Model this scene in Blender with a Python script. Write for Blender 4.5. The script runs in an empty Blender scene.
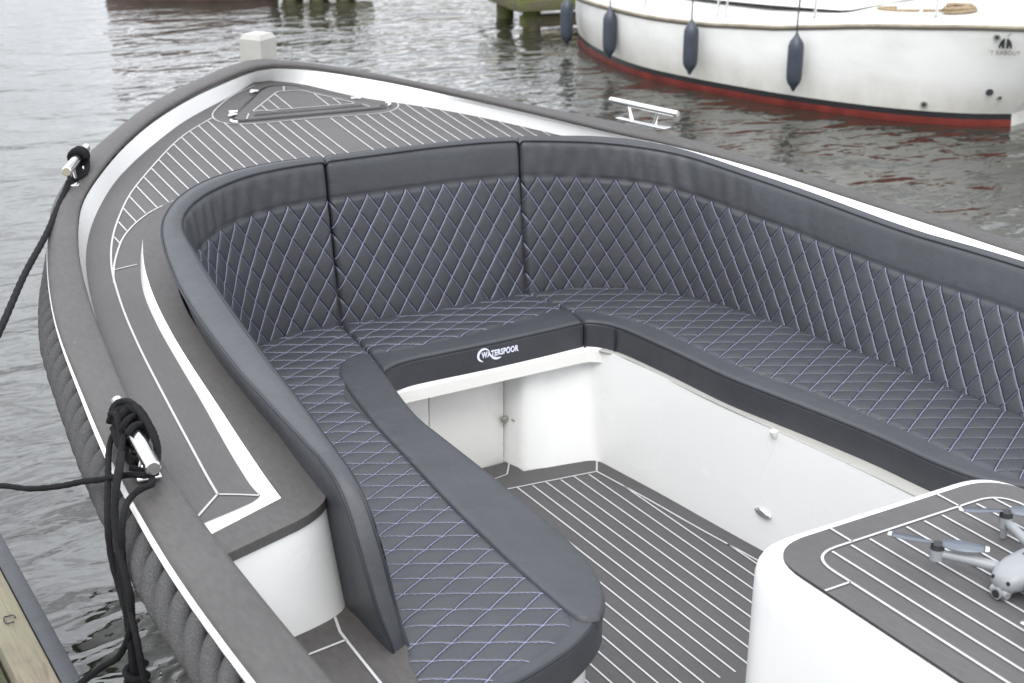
import bpy, bmesh, math, random
import numpy as np
from mathutils import Vector, Matrix
from mathutils.geometry import delaunay_2d_cdt
random.seed(7); rng = np.random.default_rng(7)
S = bpy.context.scene
COL = S.collection
PI = math.pi

# ------------------------------------------------------------------ materials
def newmat(name):
    m = bpy.data.materials.new(name); m.use_nodes = True
    nt = m.node_tree; b = nt.nodes['Principled BSDF']
    return m, nt, b
def node(nt, typ, **kw):
    n = nt.nodes.new(typ)
    for k, v in kw.items():
        if k.startswith('i_'): n.inputs[int(k[2:])].default_value = v
        else: setattr(n, k, v)
    return n
def mth(nt, op, a, b=None, c=None):
    n = nt.nodes.new('ShaderNodeMath'); n.operation = op
    for i, v in enumerate((a, b, c)):
        if v is None: continue
        if isinstance(v, (int, float)): n.inputs[i].default_value = v
        else: nt.links.new(v, n.inputs[i])
    return n.outputs[0]
def noise(nt, scale, detail=4, rough=.55, vec=None, stretch=None, dist=0):
    tc = node(nt, 'ShaderNodeTexCoord'); src = tc.outputs['Object'] if vec is None else vec
    if stretch:
        mp = node(nt, 'ShaderNodeMapping'); mp.inputs['Scale'].default_value = stretch
        nt.links.new(src, mp.inputs[0]); src = mp.outputs[0]
    n = node(nt, 'ShaderNodeTexNoise'); n.inputs['Scale'].default_value = scale
    n.inputs['Detail'].default_value = detail; n.inputs['Roughness'].default_value = rough
    n.inputs['Distortion'].default_value = dist
    nt.links.new(src, n.inputs['Vector']); return n.outputs['Fac']
def ramp(nt, fac, stops):
    r = node(nt, 'ShaderNodeValToRGB'); e = r.color_ramp.elements
    while len(e) < len(stops): e.new(.5)
    for x, (p, c) in zip(e, stops): x.position = p; x.color = (*c, 1)
    nt.links.new(fac, r.inputs[0]); return r.outputs[0]
def bump(nt, b, h, dist, strength=1, chain=None):
    n = node(nt, 'ShaderNodeBump'); n.inputs['Distance'].default_value = dist; n.inputs['Strength'].default_value = strength
    nt.links.new(h, n.inputs['Height'])
    if chain is not None: nt.links.new(chain, n.inputs['Normal'])
    if b is not None: nt.links.new(n.outputs[0], b.inputs['Normal'])
    return n.outputs[0]
def mixc(nt, fac, a, b):
    n = nt.nodes.new('ShaderNodeMix'); n.data_type = 'RGBA'
    for idx, v in ((0, fac), (6, a), (7, b)):
        if isinstance(v, (int, float)): n.inputs[idx].default_value = v
        elif isinstance(v, tuple): n.inputs[idx].default_value = (*v, 1)
        else: nt.links.new(v, n.inputs[idx])
    return n.outputs[2]

def simple(name, col, rough=.5, metal=0, var=.12, scale=30, bmp=0, bscale=200, spec=.5):
    m, nt, b = newmat(name)
    f = noise(nt, scale, 5)
    c0 = tuple(max(0, x*(1-var)) for x in col); c1 = tuple(min(1, x*(1+var)) for x in col)
    nt.links.new(ramp(nt, f, [(.3, c0), (.7, c1)]), b.inputs['Base Color'])
    b.inputs['Roughness'].default_value = rough; b.inputs['Metallic'].default_value = metal
    b.inputs['Specular IOR Level'].default_value = spec
    if bmp: bump(nt, b, noise(nt, bscale, 3), bmp)
    return m

def gelcoat(name='white_gelcoat', col=(.80, .81, .80), dirt=.05):
    m, nt, b = newmat(name)
    f = noise(nt, 2.5, 2, .4)
    c = ramp(nt, f, [(.3, tuple(x*(1-dirt*.5) for x in col)), (.65, col)])
    rr_ = noise(nt, 3, 1); nt.links.new(mth(nt, 'ADD', .20, mth(nt, 'MULTIPLY', rr_, .12)), b.inputs['Roughness'])
    nt.links.new(c, b.inputs['Base Color'])
    b.inputs['Coat Weight'].default_value = .3; b.inputs['Coat Roughness'].default_value = .08
    return m

def teak(name, col, stretch=(60, 4, 60), rough=.62, var=.24):
    """grey brushed synthetic decking; grain runs fore and aft"""
    m, nt, b = newmat(name)
    g = noise(nt, 6, 6, .65, stretch=stretch)
    w = noise(nt, 2.2, 5, .6)
    f = mth(nt, 'ADD', mth(nt, 'MULTIPLY', g, .6), mth(nt, 'MULTIPLY', w, .4))
    c = ramp(nt, f, [(.32, tuple(x*(1-var) for x in col)), (.68, tuple(x*(1+var) for x in col))])
    # faint pale scuffs
    sc = noise(nt, 5, 8, .75, stretch=(3, 1, 3), dist=1.0)
    c = mixc(nt, mth(nt, 'MULTIPLY', mth(nt, 'GREATER_THAN', sc, .66), .12), c, (.3, .29, .28))
    nt.links.new(c, b.inputs['Base Color'])
    b.inputs['Roughness'].default_value = rough
    b.inputs['Specular IOR Level'].default_value = .4
    bump(nt, b, g, .0006, .6)
    return m

LCOL = (.036, .0382, .0445)
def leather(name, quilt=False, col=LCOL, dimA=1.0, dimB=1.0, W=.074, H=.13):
    m, nt, b = newmat(name)
    w = noise(nt, 7, 4)
    c = ramp(nt, w, [(.3, tuple(x*.9 for x in col)), (.7, tuple(x*1.12 for x in col))])
    b.inputs['Roughness'].default_value = .50
    b.inputs['Specular IOR Level'].default_value = .5
    vor = node(nt, 'ShaderNodeTexVoronoi'); vor.inputs['Scale'].default_value = 420
    tc = node(nt, 'ShaderNodeTexCoord'); nt.links.new(tc.outputs['Object'], vor.inputs['Vector'])
    n1 = bump(nt, None, vor.outputs['Distance'], .0004, .5)
    n1 = bump(nt, None, noise(nt, 14, 4, .55), .010, .4, n1)
    if quilt:
        uv = node(nt, 'ShaderNodeUVMap'); uv.uv_map = 'UVMap'
        sp = node(nt, 'ShaderNodeSeparateXYZ'); nt.links.new(uv.outputs[0], sp.inputs[0])
        wob = mth(nt, 'MULTIPLY', mth(nt, 'SUBTRACT', noise(nt, 9, 2), .5), .004)
        u = mth(nt, 'ADD', sp.outputs[0], wob); v = sp.outputs[1]
        un, vn = mth(nt, 'DIVIDE', u, W), mth(nt, 'DIVIDE', v, H)
        a = mth(nt, 'ADD', un, vn); bb = mth(nt, 'SUBTRACT', un, vn)
        L = math.sqrt(1/W**2+1/H**2)
        def dist(x): return mth(nt, 'DIVIDE', mth(nt, 'ABSOLUTE', mth(nt, 'SUBTRACT', mth(nt, 'FRACT', mth(nt, 'ADD', x, .5)), .5)), L)
        da, db = dist(a), dist(bb)
        at = node(nt, 'ShaderNodeAttribute'); at.attribute_name = 'qd'
        inq = mth(nt, 'GREATER_THAN', at.outputs['Fac'], 0.0)
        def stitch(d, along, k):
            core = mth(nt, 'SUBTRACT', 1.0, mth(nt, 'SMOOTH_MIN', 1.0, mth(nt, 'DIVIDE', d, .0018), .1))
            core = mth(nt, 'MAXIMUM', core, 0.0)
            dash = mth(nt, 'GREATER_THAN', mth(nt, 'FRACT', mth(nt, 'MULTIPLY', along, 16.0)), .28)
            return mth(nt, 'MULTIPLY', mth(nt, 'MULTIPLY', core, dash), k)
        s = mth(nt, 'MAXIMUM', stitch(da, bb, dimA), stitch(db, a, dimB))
        # thread runs along the groove; the dimmed direction has groove shade painted in
        s = mth(nt, 'MULTIPLY', mth(nt, 'MULTIPLY', s, inq), 1.1)
        s = mth(nt, 'MINIMUM', s, 1.0)
        c = mixc(nt, s, c, (.37, .40, .64))
        dm = mth(nt, 'MINIMUM', da, db)
        gr = mth(nt, 'MULTIPLY', mth(nt, 'MINIMUM', mth(nt, 'DIVIDE', dm, .0055), 1.0), inq)
        n1 = bump(nt, None, gr, .0045, 1, n1)
    nt.links.new(n1, b.inputs['Normal'])
    nt.links.new(c, b.inputs['Base Color'])
    return m

M = {}
M['gel'] = gelcoat('white_gelcoat', (.78, .78, .765)); M['gel2'] = gelcoat('cream_gelcoat', (.76, .755, .72), .05)
M['cap'] = teak('grey_capping', (.068, .0635, .0615), stretch=(14, 5, 14))
M['deck'] = teak('grey_decking', (.077, .0735, .0735))
M['floor'] = teak('grey_sole_decking', (.067, .0645, .066))
M['darkdeck'] = teak('dark_margin', (.05, .049, .05))
M['caulk'] = simple('white_caulking', (.42, .42, .42), .6, var=.06)
M['leather'] = leather('smooth_leather')
BW, BH = .0665, .102  # unequal thread dims below paint groove shade into one stitch direction
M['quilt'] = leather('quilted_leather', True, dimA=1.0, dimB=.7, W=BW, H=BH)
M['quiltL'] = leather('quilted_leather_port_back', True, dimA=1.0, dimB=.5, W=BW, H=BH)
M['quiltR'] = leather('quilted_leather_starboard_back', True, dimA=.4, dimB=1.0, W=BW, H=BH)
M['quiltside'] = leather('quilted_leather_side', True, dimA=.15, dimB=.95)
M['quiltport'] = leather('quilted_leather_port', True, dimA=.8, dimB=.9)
M['piping'] = simple('dark_piping', (.016, .018, .024), .5, spec=.4)
M['chrome'] = simple('polished_steel', (.74, .74, .73), .16, 1, var=.04, scale=60)
M['dull'] = simple('dull_steel', (.45, .44, .40), .35, 1)
M['black'] = simple('black_plastic', (.02, .02, .022), .45)
M['rubber'] = simple('dark_rubber', (.045, .048, .055), .55, bmp=.0008, bscale=90)
M['thread'] = simple('white_thread', (.75, .76, .9), .7, var=.03)
def rope_mat(name, col, col2, s=260, bmpd=.002):
    m, nt, b = newmat(name)
    v = node(nt, 'ShaderNodeTexVoronoi'); v.inputs['Scale'].default_value = s
    tc = node(nt, 'ShaderNodeTexCoord'); nt.links.new(tc.outputs['Object'], v.inputs['Vector'])
    c = ramp(nt, v.outputs['Distance'], [(.12, col2), (.5, col)])
    nt.links.new(c, b.inputs['Base Color']); b.inputs['Roughness'].default_value = .85
    b.inputs['Specular IOR Level'].default_value = .2
    bump(nt, b, v.outputs['Distance'], -bmpd, .8)
    return m
M['ropefender'] = rope_mat('knitted_fender_rope', (.055, .055, .056), (.135, .133, .131), 420, .002)
M['ropeblack'] = rope_mat('black_braid', (.006, .006, .007), (.016, .016, .018), 420, .0015)
M['ropetan'] = rope_mat('tan_rope', (.25, .19, .12), (.45, .36, .25), 90, .003)
M['dronebody'] = simple('pale_grey_plastic', (.23, .24, .25), .4, var=.04)
M['prop'] = simple('propeller_blue_grey', (.10, .115, .14), .38, var=.05)
M['proptip'] = simple('propeller_tip', (.7, .7, .68), .4)
M['red'] = simple('red_antifouling', (.15, .022, .016), .5, var=.35, scale=6)
M['bootblack'] = simple('black_boot_top', (.012, .012, .014), .35)
M['brownred'] = simple('oxide_red_hull', (.12, .075, .065), .5, var=.3, scale=4)
M['fender'] = simple('blue_black_vinyl', (.034, .042, .058), .42, var=.15, scale=14)
M['rail'] = simple('weathered_rubbing_strake', (.26, .23, .17), .6, var=.25, scale=12)
M['raildark'] = simple('strake_dark', (.08, .07, .055), .7)
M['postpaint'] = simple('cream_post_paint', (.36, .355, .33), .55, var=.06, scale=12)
def oldhull():
    m, nt, b = newmat('old_white_hull')
    f = noise(nt, 1.6, 7, .65, stretch=(1, 1, 2.2)); g = noise(nt, 9, 5, .6, stretch=(1, 1, .25))
    c = ramp(nt, f, [(.33, (.62, .62, .59)), (.6, (.72, .72, .70))])
    c = mixc(nt, mth(nt, 'MULTIPLY', mth(nt, 'GREATER_THAN', g, .68), .12), c, (.40, .37, .30))
    # brown scum and weeping above the boot top
    tc = node(nt, 'ShaderNodeTexCoord'); sp = node(nt, 'ShaderNodeSeparateXYZ'); nt.links.new(tc.outputs['Object'], sp.inputs[0])
    lowz = mth(nt, 'MINIMUM', mth(nt, 'MAXIMUM', mth(nt, 'DIVIDE', mth(nt, 'SUBTRACT', .34, sp.outputs[2]), .22), 0.0), 1.0)
    st = noise(nt, 7, 6, .65, stretch=(1, 1, .35))
    c = mixc(nt, mth(nt, 'MULTIPLY', mth(nt, 'MULTIPLY', lowz, st), .75), c, (.36, .33, .24))
    nt.links.new(c, b.inputs['Base Color']); b.inputs['Roughness'].default_value = .38
    return m
M['hullold'] = oldhull()
def timber(name, c0, c1, moss=None, stretch=(18, 1.5, 18)):
    m, nt, b = newmat(name)
    g = noise(nt, 4, 8, .7, stretch=stretch, dist=.6)
    c = ramp(nt, g, [(.3, c0), (.7, c1)])
    if moss:
        k = noise(nt, 5, 6, .7)
        k2 = ramp(nt, k, [(.42, (0, 0, 0)), (.58, (1, 1, 1))])
        c = mixc(nt, k2, c, moss)
    nt.links.new(c, b.inputs['Base Color']); b.inputs['Roughness'].default_value = .85
    bump(nt, b, g, .004, .8)
    return m
M['plank'] = timber('weathered_plank', (.13, .110, .08), (.29, .25, .19), (.22, .205, .14))
M['plankdark'] = timber('dark_decking', (.035, .035, .02), (.10, .10, .06), (.06, .07, .03))
M['mossy'] = timber('mossy_timber', (.05, .045, .03), (.13, .11, .07), (.09, .10, .025), stretch=(2, 2, 9))

def water():
    m, nt, b = newmat('harbour_water')
    b.inputs['IOR'].default_value = 1.50; b.inputs['Roughness'].default_value = .05
    f = noise(nt, .5, 3)
    nt.links.new(ramp(nt, f, [(.3, (.018, .019, .014)), (.7, (.032, .032, .025))]), b.inputs['Base Color'])
    b.inputs['Specular IOR Level'].default_value = .85
    h1 = noise(nt, 1.3, 1.5, .45, stretch=(1.0, 1.6, 1), dist=.5)
    h2 = noise(nt, 4.6, 2, .5, stretch=(1.0, 1.7, 1), dist=.4)
    h3 = noise(nt, 17, 2, .5, stretch=(1.0, 1.5, 1))
    n = bump(nt, None, h1, .062, 1)
    n = bump(nt, None, h2, .022, 1, n)
    n = bump(nt, None, h3, .0014, 1, n)
    nt.links.new(n, b.inputs['Normal'])
    return m
M['water'] = water()

# ------------------------------------------------------------------ object helpers
def link(name, me, parent=None, mats=()):
    o = bpy.data.objects.new(name, me); COL.objects.link(o)
    for x in mats: me.materials.append(x)
    if parent is not None: o.parent = parent
    return o
def tag(o, label=None, cat=None, group=None, kind=None):
    if label: o['label'] = label
    if cat: o['category'] = cat
    if group: o['group'] = group
    if kind: o['kind'] = kind
    return o
def empty(name, label, cat, group=None):
    o = bpy.data.objects.new(name, None); COL.objects.link(o); o.empty_display_size = .1
    return tag(o, label, cat, group)

class MB:
    """collects geometry for ONE mesh object (world coordinates)"""
    def __init__(s): s.v = []; s.f = []; s.m = []
    def add(s, V, F, mat=0):
        k = len(s.v); s.v += [tuple(map(float, p)) for p in V]
        s.f += [tuple(i+k for i in f) for f in F]; s.m += [mat]*len(F)
    def box(s, c, d, rz=0, mat=0, bev=0):
        bm = bmesh.new(); bmesh.ops.create_cube(bm, size=1)
        for v in bm.verts: v.co = Vector((v.co.x*d[0], v.co.y*d[1], v.co.z*d[2]))
        if bev: bmesh.ops.bevel(bm, geom=bm.edges[:], offset=bev, segments=2, affect='EDGES', profile=.5)
        R = Matrix.Translation(c) @ (rz if isinstance(rz, Matrix) else Matrix.Rotation(rz, 4, 'Z'))
        bm.verts.index_update()
        s.add([R @ v.co for v in bm.verts], [[v.index for v in f.verts] for f in bm.faces], mat); bm.free()
    def tube(s, pts, r, n=8, mat=0, cap=True, closed=False):
        P = np.array(pts, float); N = len(P)
        if np.isscalar(r): r = np.full(N, r)
        T = np.gradient(P, axis=0) if not closed else np.roll(P, -1, 0)-np.roll(P, 1, 0)
        T /= np.linalg.norm(T, axis=1)[:, None]+1e-12
        u = np.cross(T[0], [0, 0, 1.]);
        if np.linalg.norm(u) < .1: u = np.cross(T[0], [1., 0, 0])
        u /= np.linalg.norm(u); V = []
        for i in range(N):
            u = u-T[i]*(u@T[i]); u /= np.linalg.norm(u); w = np.cross(T[i], u)
            for k in range(n):
                a = 2*PI*k/n; V.append(P[i]+r[i]*(math.cos(a)*u+math.sin(a)*w))
        F = []
        for i in range(N if closed else N-1):
            j = (i+1) % N
            for k in range(n): F.append((i*n+k, i*n+(k+1) % n, j*n+(k+1) % n, j*n+k))
        if cap and not closed: F.append(tuple(range(n))[::-1]); F.append(tuple((N-1)*n+k for k in range(n)))
        s.add(V, F, mat)
    def loft(s, secs, mat=0, closed=False, capends=False):
        """secs: array (N, K, 3)"""
        A = np.array(secs, float); N, K = A.shape[:2]; F = []
        for i in range(N-1):
            for k in range(K if closed else K-1):
                F.append((i*K+k, (i+1)*K+k, (i+1)*K+(k+1) % K, i*K+(k+1) % K))
        if capends: F.append(tuple(range(K))[::-1]); F.append(tuple((N-1)*K+k for k in range(K)))
        s.add(A.reshape(-1, 3), F, mat)
    def build(s, name, mats, parent=None, smooth=True, angle=40):
        me = bpy.data.meshes.new(name); me.from_pydata(s.v, [], s.f)
        if not isinstance(mats, (list, tuple)): mats = [mats]
        o = link(name, me, parent, mats)
        for p, mi in zip(me.polygons, s.m): p.material_index = mi; p.use_smooth = smooth
        bm = bmesh.new(); bm.from_mesh(me); bmesh.ops.recalc_face_normals(bm, faces=bm.faces)
        if smooth:
            for e in bm.edges:
                if len(e.link_faces) == 2 and e.link_faces[0].normal.angle(e.link_faces[1].normal, 0) > math.radians(angle): e.smooth = False
        bm.to_mesh(me); bm.free(); me.update()
        return o

# ------------------------------------------------------------------ curve helpers
def rs(P, n, smooth=0):
    """Catmull-Rom through P, resampled to n points evenly by length"""
    P = np.array(P, float)
    if len(P) == 2:
        return P[0]+(P[1]-P[0])*np.linspace(0, 1, n)[:, None]
    Q = np.vstack([2*P[0]-P[1], P, 2*P[-1]-P[-2]]); out = []
    for i in range(1, len(Q)-2):
        p0, p1, p2, p3 = Q[i-1:i+3]
        d = [max(np.linalg.norm(b-a)**.5, 1e-4) for a, b in ((p0, p1), (p1, p2), (p2, p3))]
        t0 = 0; t1 = d[0]; t2 = t1+d[1]; t3 = t2+d[2]
        for t in np.linspace(t1, t2, 14, endpoint=False):
            A1 = (t1-t)/(t1-t0)*p0+(t-t0)/(t1-t0)*p1; A2 = (t2-t)/(t2-t1)*p1+(t-t1)/(t2-t1)*p2; A3 = (t3-t)/(t3-t2)*p2+(t-t2)/(t3-t2)*p3
            B1 = (t2-t)/(t2-t0)*A1+(t-t0)/(t2-t0)*A2; B2 = (t3-t)/(t3-t1)*A2+(t-t1)/(t3-t1)*A3
            out.append((t2-t)/(t2-t1)*B1+(t-t1)/(t2-t1)*B2)
    out.append(P[-1]); out = np.array(out)
    def res(X, n):
        L = np.r_[0, np.cumsum(np.linalg.norm(np.diff(X, axis=0), axis=1))]
        s = np.linspace(0, L[-1], n); return np.stack([np.interp(s, L, X[:, k]) for k in range(X.shape[1])], 1)
    out = res(out, n)
    for _ in range(smooth):
        out[1:-1] = out[1:-1]*.5+(out[:-2]+out[2:])*.25
    return res(out, n) if smooth else out
def onz(P2, zf):
    P2 = np.array(P2, float)[:, :2]; return np.c_[P2, zf(P2[:, 1])]
def inpoly(P, poly):
    x, y = P[:, 0], P[:, 1]; c = np.zeros(len(P), bool); n = len(poly)
    for i in range(n):
        x1, y1 = poly[i][:2]; x2, y2 = poly[(i+1) % n][:2]
        if y1 == y2: continue
        c ^= ((y1 > y) != (y2 > y)) & (x < (x2-x1)*(y-y1)/(y2-y1)+x1)
    return c
def distseg(P, A, closed=True):
    A = np.array(A, float)[:, :2]; B = np.roll(A, -1, 0) if closed else A[1:]
    if not closed: A = A[:-1]
    d = np.full(len(P), 9.)
    for a, b in zip(A, B):
        ab = b-a; L = ab@ab
        if L < 1e-12: continue
        t = np.clip(((P-a)@ab)/L, 0, 1); q = a+t[:, None]*ab
        d = np.minimum(d, np.hypot(*(P-q).T))
    return d
def densify(poly, h):
    out = []; n = len(poly); poly = [np.array(p[:2], float) for p in poly]
    for i in range(n):
        a, b = poly[i], poly[(i+1) % n]; k = max(1, int(round(np.linalg.norm(b-a)/h)))
        for j in range(k): out.append(a+(b-a)*j/k)
    return np.array(out)
def roundpoly(poly, r, seg=6):
    """round the corners of a polygon; r scalar or per vertex"""
    n = len(poly); out = []; P = [np.array(p[:2], float) for p in poly]
    for i in range(n):
        ri = r if np.isscalar(r) else r[i]
        a, b, c = P[i-1], P[i], P[(i+1) % n]
        u = (a-b)/np.linalg.norm(a-b); v = (c-b)/np.linalg.norm(c-b)
        if ri <= 0: out.append(b); continue
        k = min(ri, .48*np.linalg.norm(a-b), .48*np.linalg.norm(c-b))
        for j in range(seg+1):
            t = j/seg; out.append((1-t)**2*(b+u*k)+2*t*(1-t)*b+t*t*(b+v*k))
    return np.array(out)
def plate(mb, outline, zf, thick, h=.05, r=0, mat=0, side=None, zdisp=None, soft=None, bottom=True):
    """sheet filling an outline, draped on z = zf(x, y), edges rounded over r, skirt down by thick.
       returns arrays of the top verts"""
    O = densify(outline, h)
    sgn = 1 if sum(O[i][0]*O[(i+1) % len(O)][1]-O[(i+1) % len(O)][0]*O[i][1] for i in range(len(O))) > 0 else -1
    if sgn < 0: O = O[::-1]
    x0, y0 = O.min(0); x1, y1 = O.max(0)
    gx, gy = np.meshgrid(np.arange(x0, x1, h), np.arange(y0, y1, h)); gx = gx+(np.arange(gx.shape[0]) % 2)[:, None]*h*.5
    G = np.c_[gx.ravel(), gy.ravel()]
    G = G[inpoly(G, O)]; dG = distseg(G, O); lim = max(h*.45, r*1.15); G = G[dG > lim]
    rings = [O]
    if r:
        T = np.roll(O, -1, 0)-np.roll(O, 1, 0); T /= np.linalg.norm(T, axis=1)[:, None]+1e-9
        Nn = np.c_[-T[:, 1], T[:, 0]]
        for q in (.25, .6, 1.0):
            R = O+Nn*r*q; R = R[inpoly(R, O)]; R = R[distseg(R, O) > r*q*.93]; rings.append(R)
    allp = np.vstack(rings+[G])
    N = len(O)
    res = delaunay_2d_cdt([Vector(p) for p in allp], [(i, (i+1) % N) for i in range(N)], [tuple(range(N))], 1, 1e-5)
    V = np.array([tuple(v) for v in res[0]]); F = res[2]
    d = distseg(V, O)
    z = zf(V[:, 0], V[:, 1])+0*V[:, 0]
    if zdisp is not None: z = z+zdisp(V, d)
    if r:
        q = np.clip(d/r, 0, 1); z = z-r*(1-np.sqrt(np.clip(1-(1-q)**2, 0, 1)))
    V3 = np.c_[V, z]
    mb.add(V3, F, mat)
    if thick:
        zo = zf(O[:, 0], O[:, 1])+0*O[:, 0]-(r if r else 0)
        top = np.c_[O, zo]; low = np.c_[O, zf(O[:, 0], O[:, 1])+0*O[:, 0]-thick]
        k = len(O); F2 = [(i, (i+1) % k, k+(i+1) % k, k+i) for i in range(k)]
        if bottom: F2.append(tuple(range(k, 2*k))[::-1])
        mb.add(np.vstack([top, low]), F2, mat if side is None else side)
    return V3
def ribbon(mb, P, w, mat, dz=.0022, closed=False):
    P = np.array(P, float)
    if closed: T = np.roll(P, -1, 0)-np.roll(P, 1, 0)
    else: T = np.gradient(P, axis=0)
    T = T[:, :2]/(np.linalg.norm(T[:, :2], axis=1)[:, None]+1e-9); N = np.c_[-T[:, 1], T[:, 0], 0*T[:, 0]]
    A = P+N*w/2+[0, 0, dz]; B = P-N*w/2+[0, 0, dz]; k = len(P)
    F = [(i, (i+1) % k, k+(i+1) % k, k+i) for i in range(k if closed else k-1)]
    mb.add(np.vstack([A, B]), F, mat)
def planks(mb, keep, xs, y0, y1, zf, w, mat, step=.012, dz=.0022):
    """caulking lines running fore and aft wherever keep(points) is true"""
    for x in xs:
        ys = np.arange(y0, y1, step); P = np.c_[np.full(len(ys), x), ys]; k = keep(P)
        i = 0
        while i < len(ys):
            if k[i]:
                j = i
                while j+1 < len(ys) and k[j+1]: j += 1
                if j-i >= 2:
                    seg = P[i:j+1:6] if (j-i) > 6 else P[[i, j]]
                    seg = np.vstack([seg, P[j:j+1]]) if not np.allclose(seg[-1], P[j]) else seg
                    ribbon(mb, np.c_[seg, zf(seg[:, 0], seg[:, 1])+0*seg[:, 0]], w, mat, dz)
                i = j+1
            else: i += 1
def puff(u, v, W=.074, H=.13, p=.3):
    return (np.abs(np.sin(PI*(u/W+v/H)))*np.abs(np.sin(PI*(u/W-v/H))))**p

# ------------------------------------------------------------------ sheer heights
def zs(Y):
    Y = np.maximum(np.asarray(Y, float), 2.8); return .92+.25*(Y-2)/4+.105*(Y-2)*(Y-6)/4
zd = lambda Y: zs(Y)-.07
zc = lambda Y: zs(Y)-.035
zdxy = lambda x, y: zd(y)
zcxy = lambda x, y: zc(y)
FL = .10      # cockpit sole
ST = .59      # seat top

# ================================================================== THE SLOOP
boat = empty('open_sloop', 'grey and white open motor sloop with quilted dark grey seating, bow pointing up left', 'boat')

CAP_IN_P = [(.03, 5.668), (-.03, 5.645), (-.131, 5.578), (-.286, 5.475), (-.514, 5.272), (-.689, 5.066), (-.818, 4.88), (-.991, 4.576), (-1.069, 4.355), (-1.139, 4.086), (-1.197, 3.785), (-1.242, 3.477), (-1.293, 3.1), (-1.328, 2.75), (-1.342, 2.489), (-1.347, 2.2), (-1.347, 1.95), (-1.34, 1.6), (-1.31, .8), (-1.26, 0), (-1.17, -.9)]
CAP_IN_S = [(.10, 5.675), (.16, 5.66), (.226, 5.62), (.358, 5.499), (.483, 5.36), (.609, 5.178), (.704, 5.032), (.841, 4.797), (.975, 4.534), (1.12, 4.26), (1.222, 3.948), (1.284, 3.554), (1.322, 3.159), (1.335, 2.851), (1.345, 2.2), (1.33, 1.4), (1.30, .6), (1.25, 0), (1.17, -.9)]
CAP_OUT_P = [(.03, 5.785), (-.04, 5.765), (-.223, 5.645), (-.496, 5.426), (-.726, 5.165), (-.897, 4.94), (-1.075, 4.612), (-1.159, 4.36), (-1.241, 4.05), (-1.314, 3.691), (-1.376, 3.236), (-1.42, 2.87), (-1.443, 2.6), (-1.457, 2.358), (-1.461, 2.114), (-1.459, 1.9), (-1.45, 1.5), (-1.42, .8), (-1.37, 0), (-1.28, -1.0)]
CAP_OUT_S = [(.10, 5.785), (.17, 5.755), (.364, 5.587), (.642, 5.25), (.894, 4.893), (1.059, 4.64), (1.195, 4.36), (1.308, 3.941), (1.372, 3.514), (1.41, 3.1), (1.435, 2.75), (1.455, 2.2), (1.445, 1.4), (1.42, .6), (1.37, 0), (1.28, -1.0)]
def loop2(p, s, n, sm=3):
    P = rs(list(reversed(p)), n, sm); Q = rs(s, n, sm)
    return np.vstack([P, Q[0:]])
NL = 150
OUT = loop2(CAP_OUT_P, CAP_OUT_S, NL); INN = loop2(CAP_IN_P, CAP_IN_S, NL)

# hull shell: from under the capping down past the waterline
def hull_sec(p, q):
    n = (q-p); n = n/np.linalg.norm(n); z = float(zs(p[1])); s = []
    for t, ins in ((-.014, .004), (-.03, .006), (-.055, .02), (-.13, .05), (-.20, .085), (-.45, .17), (-.75, .27), (-.95, .36), (-1.15, .5)):
        s.append((p[0]+n[0]*ins, p[1]+n[1]*ins, z+t))
    return s
mb = MB(); mb.loft([hull_sec(p, q) for p, q in zip(OUT, INN)])
a, b_ = hull_sec(OUT[0], INN[0]), hull_sec(OUT[-1], INN[-1])
mb.loft([a, b_]); mb.build('hull', M['gel'], boat)

# white edge strip and grey capping
mb = MB(); secs = []
for p, q in zip(OUT, INN):
    n = q-p; W = np.linalg.norm(n); n /= W; z = float(zs(p[1]))
    e = .003+.006*float(np.clip((3.7-p[1])/.9, 0, 1)) if p[0] < 0 else .003
    prof = [(e, -.034), (e-.002, -.006), (e+.004, .0), (e+.012, .0025), (W*.5, .006), (W-.012, .0025), (W-.003, -.001), (W, -.006), (W-.002, -.013)]
    secs.append([(p[0]+n[0]*d, p[1]+n[1]*d, z+dz) for d, dz in prof])
mb.loft(secs); mb.build('gunwale_capping', M['cap'], boat, angle=60)
mb = MB(); secs = []
for p, q in zip(OUT, INN):
    n = q-p; n /= np.linalg.norm(n); z = float(zs(p[1]))
    secs.append([(p[0]+n[0]*d, p[1]+n[1]*d, z+dz) for d, dz in ((.004, -.03), (-.002, -.014), (.002, -.007), (.03, -.007))])
mb.loft(secs); mb.build('edge_strip', M['gel'], boat)

# deck edge / bulwark
DECK_P = [(.03, 5.73), (-.045, 5.66), (-.171, 5.557), (-.364, 5.405), (-.538, 5.22), (-.661, 5.076), (-.786, 4.908), (-.869, 4.765), (-.991, 4.51), (-1.07, 4.29), (-1.125, 4.07), (-1.18, 3.785), (-1.225, 3.477), (-1.275, 3.1), (-1.31, 2.75), (-1.325, 2.489), (-1.33, 1.95), (-1.325, 1.6), (-1.295, .8), (-1.245, 0), (-1.155, -.9)]
DECK_S = [(.10, 5.73), (.18, 5.68), (.25, 5.59), (.363, 5.425), (.548, 5.25), (.712, 5.047), (.828, 4.86), (.910, 4.716), (.965, 4.616), (1.06, 4.39), (1.165, 3.96), (1.22, 3.554), (1.27, 3.159), (1.295, 2.75), (1.33, 2.2), (1.315, 1.4), (1.285, .6), (1.235, 0), (1.155, -.9)]
DE = loop2(DECK_P, DECK_S, NL)
mb = MB(); secs = []
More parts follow.
